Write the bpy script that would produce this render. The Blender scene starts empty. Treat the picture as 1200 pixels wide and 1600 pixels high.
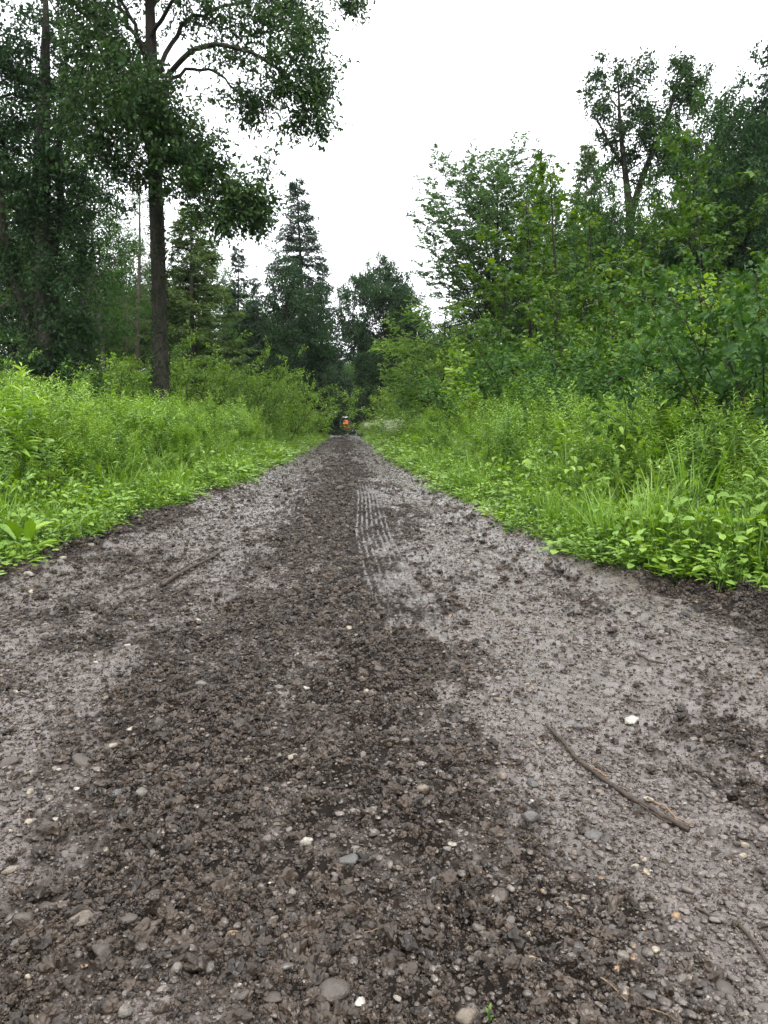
import bpy, bmesh, math
import numpy as np
from mathutils import Matrix, Vector
R = math.radians
SC = bpy.context.scene
COL = SC.collection

# ------------------------------------------------------------------ camera
F = 1200.0                       # focal length in pixels of the 1200 x 1600 photograph
CAM_H = 0.9
PITCH = math.atan(133 / F)
YAW = math.atan(61 * math.cos(PITCH) / F)
cam_d = bpy.data.cameras.new('camera')
cam = bpy.data.objects.new('camera', cam_d)
COL.objects.link(cam)
cam_d.sensor_fit = 'HORIZONTAL'
cam_d.sensor_width = 36.0
cam_d.lens = 36.0 * F / 1200.0
cam_d.clip_start = 0.05
cam_d.clip_end = 3000
cam.location = (0, 0, CAM_H)
cam.rotation_euler = (math.pi / 2 - PITCH, 0, -YAW)
SC.camera = cam

# ------------------------------------------------------------------ overcast sky, soft sun, exposure
SUN_EL, SUN_ROT = R(58), R(200)
world = bpy.data.worlds.new('World')
SC.world = world
world.use_nodes = True
nt = world.node_tree
nt.nodes.clear()
w_out = nt.nodes.new('ShaderNodeOutputWorld')
w_bg = nt.nodes.new('ShaderNodeBackground')
w_sky = nt.nodes.new('ShaderNodeTexSky')
w_sky.sky_type = 'NISHITA'
w_sky.sun_disc = False
w_sky.sun_elevation = SUN_EL
w_sky.sun_rotation = SUN_ROT
w_sky.dust_density = 6.0
w_mix = nt.nodes.new('ShaderNodeMix')          # the cloud layer covers nearly all of the blue
w_mix.data_type = 'RGBA'
w_mix.inputs[0].default_value = 0.9
w_mix.inputs[7].default_value = (12.4, 12.8, 13.2, 1)
nt.links.new(w_sky.outputs[0], w_mix.inputs[6])
nt.links.new(w_mix.outputs[2], w_bg.inputs[0])
w_bg.inputs[1].default_value = 0.1
nt.links.new(w_bg.outputs[0], w_out.inputs[0])

sun_d = bpy.data.lights.new('sun', 'SUN')
sun_d.energy = 1.5
sun_d.angle = R(14)
sun_d.color = (1.0, 0.97, 0.92)
sun = bpy.data.objects.new('sun', sun_d)
COL.objects.link(sun)
sun.rotation_euler = (math.pi / 2 - SUN_EL, 0, R(12))
SC.view_settings.view_transform = 'Standard'
SC.view_settings.look = 'None'
SC.view_settings.gamma = 1
SC.view_settings.use_curve_mapping = False
SC.view_settings.exposure = 1.12
SC.render.engine = 'CYCLES'
cy = SC.cycles
cy.max_bounces = 6
cy.diffuse_bounces = 3
cy.glossy_bounces = 2
cy.transmission_bounces = 4
cy.transparent_max_bounces = 8
cy.caustics_reflective = False
cy.caustics_refractive = False
cy.use_denoising = True
cy.use_adaptive_sampling = True
cy.adaptive_threshold = 0.02

# ------------------------------------------------------------------ pixels to places
ROT = np.array(cam.rotation_euler.to_matrix())
CAMP = np.array([0, 0, CAM_H])
def ray(px, py):
    return ROT @ np.array([(px - 600) / F, (800 - py) / F, -1.0])
def on_ground(px, py, z=0.0):                  # where a pixel's ray meets the ground
    d = ray(px, py)
    return CAMP + d * ((z - CAM_H) / d[2])
def at_depth(px, py, Y):                       # the point of a pixel's ray that lies Y metres up the road
    d = ray(px, py)
    return CAMP + d * (Y / d[1])
def height_at(px, py, Y):
    return float(at_depth(px, py, Y)[2])

# ------------------------------------------------------------------ tags
def tag(o, label=None, cat=None, group=None, kind=None):
    if label: o['label'] = label
    if cat: o['category'] = cat
    if group: o['group'] = group
    if kind: o['kind'] = kind
    return o
def empty(name, loc=(0, 0, 0), rz=0.0, scale=(1, 1, 1)):
    o = bpy.data.objects.new(name, None)
    COL.objects.link(o)
    o.location = loc
    o.rotation_euler = (0, 0, rz)
    o.scale = scale
    o.empty_display_size = 0.2
    return o
def link(name, mesh, parent=None):
    o = bpy.data.objects.new(name, mesh)
    COL.objects.link(o)
    if parent: o.parent = parent
    return o

# ------------------------------------------------------------------ materials
def new_mat(name):
    m = bpy.data.materials.new(name)
    m.use_nodes = True
    t = m.node_tree
    t.nodes.clear()
    return m, t
def nd(t, kind, **kw):
    n = t.nodes.new(kind)
    for k, v in kw.items():
        if k.startswith('i_'):
            key = k[2:]
            n.inputs[int(key) if key.isdigit() else key.replace('_', ' ')].default_value = v
        else:
            setattr(n, k, v)
    return n
def ramp(t, pts):
    n = t.nodes.new('ShaderNodeValToRGB')
    e = n.color_ramp.elements
    while len(e) < len(pts): e.new(0.5)
    for el, (p, c) in zip(e, pts):
        el.position = p
        el.color = (*c, 1) if len(c) == 3 else c
    return n
def c4(c): return (c[0], c[1], c[2], 1)

def leaf_mat(name, dark, light, young, transl=0.35, rough=0.45, spec=0.35, per_plant=0.25):
    """leaf: colour from a per-leaf tint, plant to plant variation, light passing through"""
    m, t = new_mat(name)
    at = nd(t, 'ShaderNodeAttribute', attribute_name='tint')
    oi = nd(t, 'ShaderNodeObjectInfo')
    rp = ramp(t, [(0.0, dark), (0.6, light), (1.0, young)])
    ad = nd(t, 'ShaderNodeMath', operation='MULTIPLY_ADD', i_1=per_plant, i_2=-per_plant * 0.5)
    t.links.new(oi.outputs['Random'], ad.inputs[0])
    sm = nd(t, 'ShaderNodeMath', operation='ADD', use_clamp=True)
    t.links.new(at.outputs['Fac'], sm.inputs[0])
    t.links.new(ad.outputs[0], sm.inputs[1])
    t.links.new(sm.outputs[0], rp.inputs[0])
    pb = nd(t, 'ShaderNodeBsdfPrincipled', i_Roughness=rough)
    pb.inputs['Specular IOR Level'].default_value = spec
    t.links.new(rp.outputs[0], pb.inputs['Base Color'])
    tr = nd(t, 'ShaderNodeBsdfTranslucent')
    hs = nd(t, 'ShaderNodeHueSaturation', i_Hue=0.485, i_Saturation=1.15, i_Value=1.25)
    t.links.new(rp.outputs[0], hs.inputs['Color'])
    t.links.new(hs.outputs[0], tr.inputs[0])
    mx = nd(t, 'ShaderNodeMixShader', i_0=transl)
    t.links.new(pb.outputs[0], mx.inputs[1])
    t.links.new(tr.outputs[0], mx.inputs[2])
    out = nd(t, 'ShaderNodeOutputMaterial')
    t.links.new(mx.outputs[0], out.inputs[0])
    return m

def rough_mat(name, c0, c1, scale=8.0, rough=0.85, bump=0.4, bscale=40.0, spec=0.3, stretch=(1, 1, 1), dist=0.02, metal=0.0):
    m, t = new_mat(name)
    tc = nd(t, 'ShaderNodeTexCoord')
    mp = nd(t, 'ShaderNodeMapping', i_Scale=stretch)
    t.links.new(tc.outputs['Object'], mp.inputs[0])
    n1 = nd(t, 'ShaderNodeTexNoise', i_Scale=scale, i_Detail=5.0, i_Roughness=0.65)
    n2 = nd(t, 'ShaderNodeTexNoise', i_Scale=bscale, i_Detail=4.0, i_Roughness=0.7)
    for n in (n1, n2): t.links.new(mp.outputs[0], n.inputs['Vector'])
    rp = ramp(t, [(0.3, c0), (0.7, c1)])
    t.links.new(n1.outputs[0], rp.inputs[0])
    pb = nd(t, 'ShaderNodeBsdfPrincipled', i_Roughness=rough, i_Metallic=metal)
    pb.inputs['Specular IOR Level'].default_value = spec
    t.links.new(rp.outputs[0], pb.inputs['Base Color'])
    bp = nd(t, 'ShaderNodeBump', i_Strength=bump, i_Distance=dist)
    t.links.new(n2.outputs[0], bp.inputs['Height'])
    t.links.new(bp.outputs[0], pb.inputs['Normal'])
    out = nd(t, 'ShaderNodeOutputMaterial')
    t.links.new(pb.outputs[0], out.inputs[0])
    return m

M = {}
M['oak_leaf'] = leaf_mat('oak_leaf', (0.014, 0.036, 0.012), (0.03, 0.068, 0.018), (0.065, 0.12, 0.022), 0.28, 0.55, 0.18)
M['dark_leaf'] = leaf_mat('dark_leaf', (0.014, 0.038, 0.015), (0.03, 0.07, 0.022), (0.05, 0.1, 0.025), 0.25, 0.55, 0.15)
M['broad_leaf'] = leaf_mat('broad_leaf', (0.022, 0.06, 0.014), (0.046, 0.11, 0.022), (0.1, 0.185, 0.03), 0.35, 0.5, 0.2)
M['maple_leaf'] = leaf_mat('maple_leaf', (0.026, 0.064, 0.013), (0.064, 0.132, 0.022), (0.17, 0.26, 0.032), 0.38, 0.42, 0.24)
M['feather_leaf'] = leaf_mat('feather_leaf', (0.045, 0.095, 0.036), (0.085, 0.16, 0.056), (0.13, 0.215, 0.07), 0.45, 0.5, 0.3)
M['acacia_leaf'] = leaf_mat('acacia_leaf', (0.08, 0.16, 0.035), (0.15, 0.26, 0.055), (0.22, 0.34, 0.08), 0.4, 0.5, 0.25)
M['shrub_leaf'] = leaf_mat('shrub_leaf', (0.055, 0.12, 0.02), (0.14, 0.25, 0.035), (0.25, 0.37, 0.055), 0.4)
M['needle'] = leaf_mat('needle', (0.012, 0.03, 0.015), (0.026, 0.055, 0.024), (0.045, 0.085, 0.03), 0.12, 0.6, 0.2)
M['pale_needle'] = leaf_mat('pale_needle', (0.055, 0.095, 0.03), (0.095, 0.15, 0.045), (0.14, 0.2, 0.055), 0.35, 0.6, 0.2)
M['weed_leaf'] = leaf_mat('weed_leaf', (0.058, 0.135, 0.019), (0.185, 0.325, 0.045), (0.35, 0.49, 0.11), 0.36, 0.36, 0.5, 0.45)
M['low_leaf'] = leaf_mat('low_leaf', (0.065, 0.14, 0.018), (0.165, 0.295, 0.036), (0.3, 0.43, 0.07), 0.34, 0.36, 0.45, 0.4)
M['grass_blade'] = leaf_mat('grass_blade', (0.09, 0.19, 0.025), (0.15, 0.28, 0.04), (0.27, 0.36, 0.09), 0.4, 0.45, 0.35, 0.4)
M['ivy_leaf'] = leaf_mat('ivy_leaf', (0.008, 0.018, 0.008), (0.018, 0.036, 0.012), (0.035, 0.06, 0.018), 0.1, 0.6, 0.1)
M['umbel'] = leaf_mat('umbel', (0.5, 0.52, 0.35), (0.62, 0.63, 0.48), (0.7, 0.7, 0.6), 0.3)
M['dead_leaf'] = rough_mat('dead_leaf', (0.28, 0.1, 0.035), (0.42, 0.19, 0.07), 30, 0.6, 0.3, 80)
M['bark'] = rough_mat('bark', (0.014, 0.012, 0.009), (0.04, 0.034, 0.027), 9, 0.9, 0.9, 22, 0.2, (1, 1, 0.25), 0.05)
M['bark_pale'] = rough_mat('bark_pale', (0.05, 0.043, 0.036), (0.11, 0.097, 0.08), 8, 0.9, 0.7, 25, 0.2, (1, 1, 0.3), 0.03)
M['stem'] = rough_mat('stem', (0.05, 0.1, 0.02), (0.1, 0.16, 0.035), 10, 0.6, 0.1, 40)
M['twig_bark'] = rough_mat('twig_bark', (0.014, 0.0095, 0.0065), (0.065, 0.043, 0.027), 45, 0.55, 0.6, 160, 0.4, (1, 1, 1), 0.004)

# ------------------------------------------------------------------ numpy helpers
def unit(v):
    return v / np.maximum(np.linalg.norm(v, axis=-1, keepdims=True), 1e-9)
def hash2(ix, iy, s):
    h = (ix.astype(np.int64) * 374761393 + iy.astype(np.int64) * 668265263 + s * 1442695041) & 0xffffffff
    h = ((h ^ (h >> 13)) * 1274126177) & 0xffffffff
    h = ((h ^ (h >> 16)) * 2246822519) & 0xffffffff
    return ((h ^ (h >> 15)) & 0xffffff) / float(0xffffff)
def vnoise(x, y, s=0):
    ix, iy = np.floor(x), np.floor(y)
    fx, fy = x - ix, y - iy
    fx = fx * fx * (3 - 2 * fx); fy = fy * fy * (3 - 2 * fy)
    a = hash2(ix, iy, s); b = hash2(ix + 1, iy, s); c = hash2(ix, iy + 1, s); d = hash2(ix + 1, iy + 1, s)
    return (a * (1 - fx) + b * fx) * (1 - fy) + (c * (1 - fx) + d * fx) * fy
def fbm(x, y, s=0, octv=4, gain=0.5):
    r, a, tot = 0, 1.0, 0
    for i in range(octv):
        c, n = math.cos(0.6 + 0.9 * i), math.sin(0.6 + 0.9 * i)      # turn each octave so that the lattice never shows
        r = r + a * vnoise((x * c - y * n) * 2 ** i + 17.3 * i, (x * n + y * c) * 2 ** i - 9.1 * i, s + i)
        tot += a; a *= gain
    return r / tot
def sstep(a, b, x):
    t = np.clip((x - a) / (b - a), 0, 1)
    return t * t * (3 - 2 * t)

def tri_mesh(name, V, T, mat, tint=None, smooth=False):
    V = np.ascontiguousarray(V, np.float32); T = np.ascontiguousarray(T, np.int32)
    me = bpy.data.meshes.new(name)
    me.vertices.add(len(V)); me.vertices.foreach_set('co', V.ravel())
    me.loops.add(T.size); me.loops.foreach_set('vertex_index', T.ravel())
    k = T.shape[1]
    me.polygons.add(len(T))
    me.polygons.foreach_set('loop_start', np.arange(0, T.size, k, dtype=np.int32))
    me.polygons.foreach_set('loop_total', np.full(len(T), k, np.int32))
    me.polygons.foreach_set('use_smooth', np.full(len(T), smooth, bool))
    if tint is not None:
        a = me.attributes.new('tint', 'FLOAT', 'POINT')
        a.data.foreach_set('value', np.ascontiguousarray(tint, np.float32))
    me.update(calc_edges=True)
    if mat: me.materials.append(mat)
    return me

def tube(pts, rad, sides=5, cap=True):
    pts = np.asarray(pts, float); n = len(pts)
    rad = np.asarray(rad, float)
    tg = np.gradient(pts, axis=0); tg = unit(tg)
    ref = np.array([1.0, 0, 0]) if abs(tg[0][0]) < 0.8 else np.array([0, 1.0, 0])
    u = unit(np.cross(tg, ref)); v = np.cross(tg, u)
    a = np.linspace(0, 2 * np.pi, sides, endpoint=False)
    V = pts[:, None] + rad[:, None, None] * (np.cos(a)[None, :, None] * u[:, None] + np.sin(a)[None, :, None] * v[:, None])
    V = V.reshape(-1, 3)
    i = np.arange(n - 1)[:, None] * sides; j = np.arange(sides)[None, :]; j2 = (j + 1) % sides
    q = np.stack([i + j, i + j2, i + sides + j2, i + sides + j], -1).reshape(-1, 4)
    T = np.concatenate([q[:, [0, 1, 2]], q[:, [0, 2, 3]]])
    if cap:
        e = []
        for base, flip in ((0, 1), ((n - 1) * sides, 0)):
            for k in range(1, sides - 1):
                e.append((base, base + k + 1, base + k) if flip else (base, base + k, base + k + 1))
        T = np.concatenate([T, np.array(e)])
    return V, T
def join(parts):
    Vs, Ts, o = [], [], 0
    for V, T in parts:
        Vs.append(V); Ts.append(T + o); o += len(V)
    return np.concatenate(Vs), np.concatenate(Ts)

# leaf outlines: x along the leaf, y across, z out of the leaf
LEAF = {
    'diamond': (np.array([[0, 0, 0], [.45, .5, .12], [1, 0, -.1], [.45, -.5, .12]]), np.array([[0, 2, 1], [0, 3, 2]])),
    'oval': (np.array([[0, 0, 0], [.3, .46, .1], [.72, .4, .02], [1, 0, -.16], [.72, -.4, .02], [.3, -.46, .1], [.5, 0, 0]]),
             np.array([[0, 6, 1], [1, 6, 2], [2, 6, 3], [0, 5, 6], [5, 4, 6], [4, 3, 6]])),
    'lance': (np.array([[0, 0, 0], [.32, .5, .06], [.66, .36, -.05], [1, 0, -.22], [.66, -.36, -.05], [.32, -.5, .06], [.5, 0, -.03]]),
              np.array([[0, 6, 1], [1, 6, 2], [2, 6, 3], [0, 5, 6], [5, 4, 6], [4, 3, 6]])),
    'maple': (np.array([[0, 0, 0], [.02, .32, -.02], [.38, .28, .04], [.5, .62, -.1], [.66, .22, .03], [1, 0, -.12],
                        [.66, -.22, .03], [.5, -.62, -.1], [.38, -.28, .04], [.02, -.32, -.02]]),
              np.array([[0, 2, 1], [0, 4, 2], [2, 4, 3], [0, 5, 4], [0, 6, 5], [0, 8, 6], [8, 7, 6], [0, 9, 8]])),
    'lobed': (np.array([[0, 0, 0], [.35, .34, .06], [.5, .2, .03], [.75, .4, 0], [1, 0, -.1], [.75, -.4, 0], [.5, -.2, .03], [.35, -.34, .06]]),
              np.array([[0, 2, 1], [2, 4, 3], [0, 4, 2], [0, 6, 4], [6, 5, 4], [0, 7, 6]])),
}
def leaf_geo(P, A, N, L, W, shape):
    tv, tt = LEAF[shape]
    A = unit(A); B = unit(np.cross(N, A)); N2 = np.cross(A, B)
    V = P[:, None] + L[:, None, None] * (tv[None, :, 0, None] * A[:, None] + tv[None, :, 2, None] * N2[:, None]) \
        + (L * W)[:, None, None] * tv[None, :, 1, None] * B[:, None]
    k = len(tv)
    T = (np.arange(len(P))[:, None, None] * k + tt[None]).reshape(-1, 3)
    return V.reshape(-1, 3), T

class Plant:
    """collects the wood and the leaves of one plant kind, then makes one mesh for each part"""
    def __init__(s, seed):
        s.r = np.random.default_rng(seed)
        s.wood = {}
        s.t0, s.t1 = [], []
        s.lv = []
    def path(s, p0, d, L, n, wob=0.12, trop=0.03):
        pts = [np.array(p0, float)]
        d = unit(np.array(d, float))
        for i in range(n):
            d = unit(d + s.r.normal(0, wob, 3) + np.array([0, 0, trop]))
            pts.append(pts[-1] + d * L / n)
        return np.array(pts)
    def add(s, part, pts, r0, r1, sides=5, power=1.0):
        t = np.linspace(0, 1, len(pts)) ** power
        s.wood.setdefault(part, []).append(tube(pts, r0 + (r1 - r0) * t, sides))
    def at(s, pts, t):
        f = t * (len(pts) - 1); i = min(int(f), len(pts) - 2)
        return pts[i] + (pts[i + 1] - pts[i]) * (f - i), unit(pts[i + 1] - pts[i])
    def twig(s, p0, p1):
        s.t0.append(p0); s.t1.append(p1)
    def side_dir(s, d, ang):
        q = s.r.normal(0, 1, 3); q = unit(q - d * np.dot(q, d))
        return unit(d * math.cos(ang) + q * math.sin(ang))
    def limb(s, p0, d, L, r, lev, levels, bpm, part='branches', wob=0.13, trop=0.03, tw=9, twl=0.5, ang=(0.6, 1.15), sub=0.5, start=0.25, flat=0.0):
        n = max(3, int(L / 0.45))
        pts = s.path(p0, d, L, n, wob, trop)
        s.add(part, pts, r, max(r * 0.3, 0.004), 5 if lev == 0 else 3)
        s.dress(pts, L, r, lev, levels, bpm, part, wob, trop, tw, twl, ang, sub, start, flat)
        return pts
    def dress(s, pts, L, r, lev, levels, bpm, part='branches', wob=0.13, trop=0.03, tw=9, twl=0.5, ang=(0.6, 1.15), sub=0.5, start=0.25, flat=0.0):
        if lev < levels:
            nb = max(2, int(L * bpm + s.r.uniform(0, 1)))
            for j in range(nb):
                t = start + (1 - start) * (j + s.r.uniform(0, 1)) / nb
                p, dd = s.at(pts, min(t, 0.99))
                d2 = s.side_dir(dd, s.r.uniform(*ang))
                d2[2] *= (1 - flat); d2 = unit(d2)
                L2 = L * sub * s.r.uniform(0.55, 1.15) * (1.15 - 0.55 * t)
                s.limb(p, d2, max(L2, 0.3), r * 0.45, lev + 1, levels, bpm * 1.5, part, wob, trop, tw, twl, ang, sub, 0.15, flat)
        nt = int(tw * (1.0 if lev == levels else 0.5))
        for j in range(nt):
            t = s.r.uniform(0.3 if lev == levels else 0.6, 1.0)
            p, dd = s.at(pts, min(t, 0.99))
            q = s.r.normal(0, 1, 3); q[2] *= (1 - flat)
            d2 = unit(dd * 0.7 + unit(q) * 0.9)
            s.twig(p, p + d2 * twl * s.r.uniform(0.5, 1.2))
    def blob(s, c, rad, n, twl=0.5):
        """a clump: twigs at places spread through an ellipsoid"""
        c = np.array(c, float); rad = np.array(rad, float)
        q = s.r.normal(0, 0.47, (n, 3))
        e = c + q * rad
        d = unit(q + s.r.normal(0, 0.6, (n, 3)))
        for a, b in zip(e - d * twl * 0.75, e + d * twl * 0.35):
            s.twig(a, b)
    def leaves(s, n, size, w=0.6, droop=0.25, jit=0.09, up=0.9, follow=0.5, young=0.08, flat=False, t_lo=0.15, sd=0.25):
        P0 = np.array(s.t0); P1 = np.array(s.t1)
        k = len(P0)
        P0 = np.repeat(P0, n, 0); P1 = np.repeat(P1, n, 0); m = len(P0)
        t = s.r.uniform(t_lo, 1.05, (m, 1))
        D = unit(P1 - P0)
        if flat:          # leaves lie in the plane of the twig, left and right of it
            side = unit(np.cross(D, np.array([0, 0, 1.0]) + 0 * D)) * np.where(s.r.random((m, 1)) < 0.5, -1, 1)
            A = unit(D * 0.6 + side * 0.9 + s.r.normal(0, 0.18, (m, 3)) + np.array([0, 0, -droop]))
            N = unit(np.array([0, 0, 1.0]) + s.r.normal(0, 0.6, (m, 3)))
            P = P0 + (P1 - P0) * t + s.r.normal(0, jit * 0.4, (m, 3))
        else:
            A = unit(D * follow + unit(s.r.normal(0, 1, (m, 3))) * 0.8 + np.array([0, 0, -droop]))
            N = unit(s.r.normal(0, 0.6, (m, 3)) + np.array([0, 0, up]))
            P = P0 + (P1 - P0) * t + s.r.normal(0, jit, (m, 3))
        L = size * np.exp(s.r.normal(0, sd, m))
        # the tint goes with the clump and the leaf; a few young leaves
        clump = np.repeat(s.r.normal(0, 0.13, k), n)
        tint = np.clip(0.45 + clump + s.r.normal(0, 0.14, m) + (s.r.random(m) < young) * 0.35, 0, 1)
        s.lv.append((P, A, N, L, np.full(m, w), tint))
    def twig_wood(s, r=0.006, part='branches'):
        P0 = np.array(s.t0); P1 = np.array(s.t1)
        d = unit(P1 - P0)
        u = unit(np.cross(d, np.array([0.3, 0.5, 0.8]) + 0 * d)); v = np.cross(d, u)
        ring = [u, -0.5 * u + 0.866 * v, -0.5 * u - 0.866 * v]
        V = np.stack([P0 + r * x for x in ring] + [P1 + 0.4 * r * x for x in ring], 1).reshape(-1, 3)
        tt = np.array([[0, 1, 4], [0, 4, 3], [1, 2, 5], [1, 5, 4], [2, 0, 3], [2, 3, 5]])
        T = (np.arange(len(P0))[:, None, None] * 6 + tt[None]).reshape(-1, 3)
        s.wood.setdefault(part, []).append((V, T))
    def meshes(s, name, bark, leafm, shape='diamond', crown='crown'):
        out = []
        for part, lst in s.wood.items():
            V, T = join(lst)
            out.append((part.split(':')[0], tri_mesh(name + '_' + part.split(':')[0], V, T, bark, smooth=True)))
        if s.lv:
            P, A, N, L, W, ti = [np.concatenate(x) for x in zip(*s.lv)]
            V, T = leaf_geo(P, A, N, L, W, shape)
            out.append((crown, tri_mesh(name + '_' + crown, V, T, leafm, np.repeat(ti, len(LEAF[shape][0])))))
        return out

def place(parts, name, label, cat, loc, rz=0.0, scale=(1, 1, 1), group=None):
    e = empty(name, loc, rz, scale)
    tag(e, label, cat, group)
    for pn, me in parts:
        o = link(pn, me, e)
        if pn in ('branches', 'stems'): tag(o, kind='stuff')
    return e

# ================================================================== GROUND AND ROAD
def edge_left(y):
    y = np.asarray(y, float)
    base = np.interp(y, [0, 5, 8, 12, 20, 40, 100, 200], [-2.3, -2.2, -2.15, -1.85, -1.75, -1.65, -1.6, -1.6])
    return base + 0.45 * (fbm(y * 0.8, y * 0 + 3.3, 5, 4, 0.6) - 0.5)
def edge_right(y):
    y = np.asarray(y, float)
    base = np.interp(y, [0, 3.9, 4.4, 5.0, 6.5, 10, 20, 40, 100, 200], [2.7, 2.45, 1.98, 1.75, 1.62, 1.5, 1.5, 1.55, 1.6, 1.6])
    return base + 0.42 * (fbm(y * 0.8, y * 0 + 8.8, 6, 4, 0.6) - 0.5)

def gravel_patch(x, y):
    return np.exp(-((x - 0.46) / 0.3) ** 2 - ((y - 1.25) / 0.42) ** 2)
def smooth_mask(x, y):
    """1 where wheels pressed the mud smooth and wet, 0 where it lies in loose crumbs"""
    wob = 0.3 * (fbm(y * 0.35, y * 0, 31, 3) - 0.5)
    xl, xr = x + wob, x + wob
    l = sstep(-2.0, -1.6, xl) * sstep(-0.1, -0.95, xl) * sstep(0.95, 1.75, y)
    r = sstep(0.1, 0.85, xr) * sstep(2.0, 1.6, xr)
    s = np.maximum(l * 0.78, r * 0.82) - 0.4 * gravel_patch(x, y)
    s = s + 0.1 + 1.3 * (fbm(x * 2.2, y * 0.9, 11, 4) - 0.5) + 1.1 * (fbm(x * 9, y * 4.5, 15, 4) - 0.5) + 0.5 * (fbm(x * 34, y * 20, 18, 2) - 0.5)
    s = s + 0.32 * sstep(5, 28, y)
    return sstep(0.1, 0.92, s)
def tread_c(y):                               # centre line of the tyre print, it wanders a little
    return np.interp(y, [2.9, 3.8, 4.6, 6.5, 8.2, 10, 15], [0.33, 0.29, 0.25, 0.22, 0.26, 0.3, 0.31])
def tread_mask(x, y):
    c = tread_c(y)
    m = sstep(0.19, 0.14, np.abs(x - c)) * sstep(2.5, 4.6, y) * sstep(16.0, 10.0, y)
    return m * (0.7 + 0.3 * sstep(0.28, 0.6, fbm(x * 5, y * 1.6, 41, 4)))
def road_z(x, y, detail=True):
    S = smooth_mask(x, y)
    el, er = edge_left(y), edge_right(y)
    z = -0.035 * np.exp(-((x + 1.12) / 0.45) ** 2) - 0.04 * np.exp(-((x - 1.05) / 0.45) ** 2)
    z = z + 0.05 * (fbm(x * 1.3, y * 0.9, 21, 3) - 0.5)
    # soil thrown up at both edges
    z = z + 0.06 * sstep(0.5, 0.05, np.abs(x - el - 0.05)) + 0.05 * sstep(0.5, 0.05, np.abs(x - er + 0.05))
    if detail:
        rough = 1 - S
        fade = np.clip(4.0 / np.maximum(y, 0.5), 0.25, 1.0)
        big = fbm(x * 9, y * 9, 51, 3) - 0.5
        mid = np.abs(fbm(x * 24, y * 24, 61, 3) - 0.5)
        fine = fbm(x * 60, y * 60, 71, 2) - 0.5
        z = z + rough * (0.055 * big + 0.065 * (mid - 0.1) + 0.016 * fine * fade) + S * (0.024 * big + 0.03 * (mid - 0.1) + 0.012 * fine)
        TM = tread_mask(x, y)
        wig = 0.0 * y
        rib = np.sin((x - tread_c(y) + wig * 0.3) * 2 * np.pi / 0.046)
        z = z * (1 - 0.8 * TM) + TM * 0.009 * rib * (0.65 + 0.35 * np.sin(y * 2 * np.pi / 0.13))
    out = np.maximum(sstep(0.25, 0.75, el - x), sstep(0.25, 0.75, x - er))
    return z + 0.03 * out - 0.12 * sstep(0.7, 0.95, np.maximum(el - x, x - er))

def road_part(xs, ys):
    X, Y = np.meshgrid(xs, ys)
    Z = road_z(X, Y)
    V = np.stack([X, Y, Z], -1).reshape(-1, 3)
    S = smooth_mask(X, Y)
    TM = tread_mask(X, Y)
    wig = 0.0 * Y
    rib = np.sin((X - tread_c(Y) + wig * 0.3) * 2 * np.pi / 0.046)
    wet = np.clip(np.maximum(S, TM * 0.95 * sstep(-0.4, 0.8, rib)), 0, 1)
    nx, ny = len(xs), len(ys)
    i = np.arange(ny - 1)[:, None] * nx; j = np.arange(nx - 1)[None]
    Q = np.stack([i + j, i + j + 1, i + nx + j + 1, i + nx + j], -1).reshape(-1, 4)
    return V, Q, wet.ravel()
ys = [0.35]
while ys[-1] < 15: ys.append(ys[-1] + max(0.009, ys[-1] * 0.0052))
V1, Q1, W1 = road_part(np.linspace(-3.2, 3.0, 470), np.array(ys))
yf = [ys[-1]]
while yf[-1] < 230: yf.append(yf[-1] + max(0.09, yf[-1] * 0.012))
V2, Q2, W2 = road_part(np.linspace(-3.2, 3.0, 130), np.array(yf))

m, t = new_mat('mud')
tc = nd(t, 'ShaderNodeTexCoord')
at = nd(t, 'ShaderNodeAttribute', attribute_name='tint')
n1 = nd(t, 'ShaderNodeTexNoise', i_Scale=14.0, i_Detail=6.0, i_Roughness=0.7)
n2 = nd(t, 'ShaderNodeTexNoise', i_Scale=150.0, i_Detail=4.0, i_Roughness=0.7)
n3 = nd(t, 'ShaderNodeTexVoronoi', i_Scale=85.0)
for n in (n1, n2, n3): t.links.new(tc.outputs['Object'], n.inputs['Vector'])
ad = nd(t, 'ShaderNodeMath', operation='MULTIPLY_ADD', i_1=1.5, i_2=-0.8)
t.links.new(n1.outputs[0], ad.inputs[0])
sm = nd(t, 'ShaderNodeMath', operation='ADD', use_clamp=True)
t.links.new(at.outputs['Fac'], sm.inputs[0]); t.links.new(ad.outputs[0], sm.inputs[1])
rp = ramp(t, [(0.0, (0.009, 0.0063, 0.0045)), (0.35, (0.024, 0.0175, 0.0132)), (0.7, (0.068, 0.051, 0.043)), (1.0, (0.112, 0.088, 0.078))])
t.links.new(sm.outputs[0], rp.inputs[0])
grn = nd(t, 'ShaderNodeMix', data_type='RGBA', blend_type='MULTIPLY')
grn.inputs[0].default_value = 0.6
r2 = ramp(t, [(0.3, (0.45, 0.43, 0.42)), (0.7, (1.25, 1.22, 1.18))])
t.links.new(n2.outputs[0], r2.inputs[0])
t.links.new(rp.outputs[0], grn.inputs[6]); t.links.new(r2.outputs[0], grn.inputs[7])
rr = nd(t, 'ShaderNodeMapRange', i_1=0.0, i_2=1.0, i_3=0.75, i_4=0.2)
t.links.new(sm.outputs[0], rr.inputs[0])
pb = nd(t, 'ShaderNodeBsdfPrincipled')
sl = nd(t, 'ShaderNodeMapRange', i_1=0.2, i_2=0.7, i_3=0.15, i_4=0.7)
co = nd(t, 'ShaderNodeMapRange', i_1=0.35, i_2=0.9, i_3=0.0, i_4=0.6)
t.links.new(sm.outputs[0], co.inputs[0]); t.links.new(co.outputs[0], pb.inputs['Coat Weight'])
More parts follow.
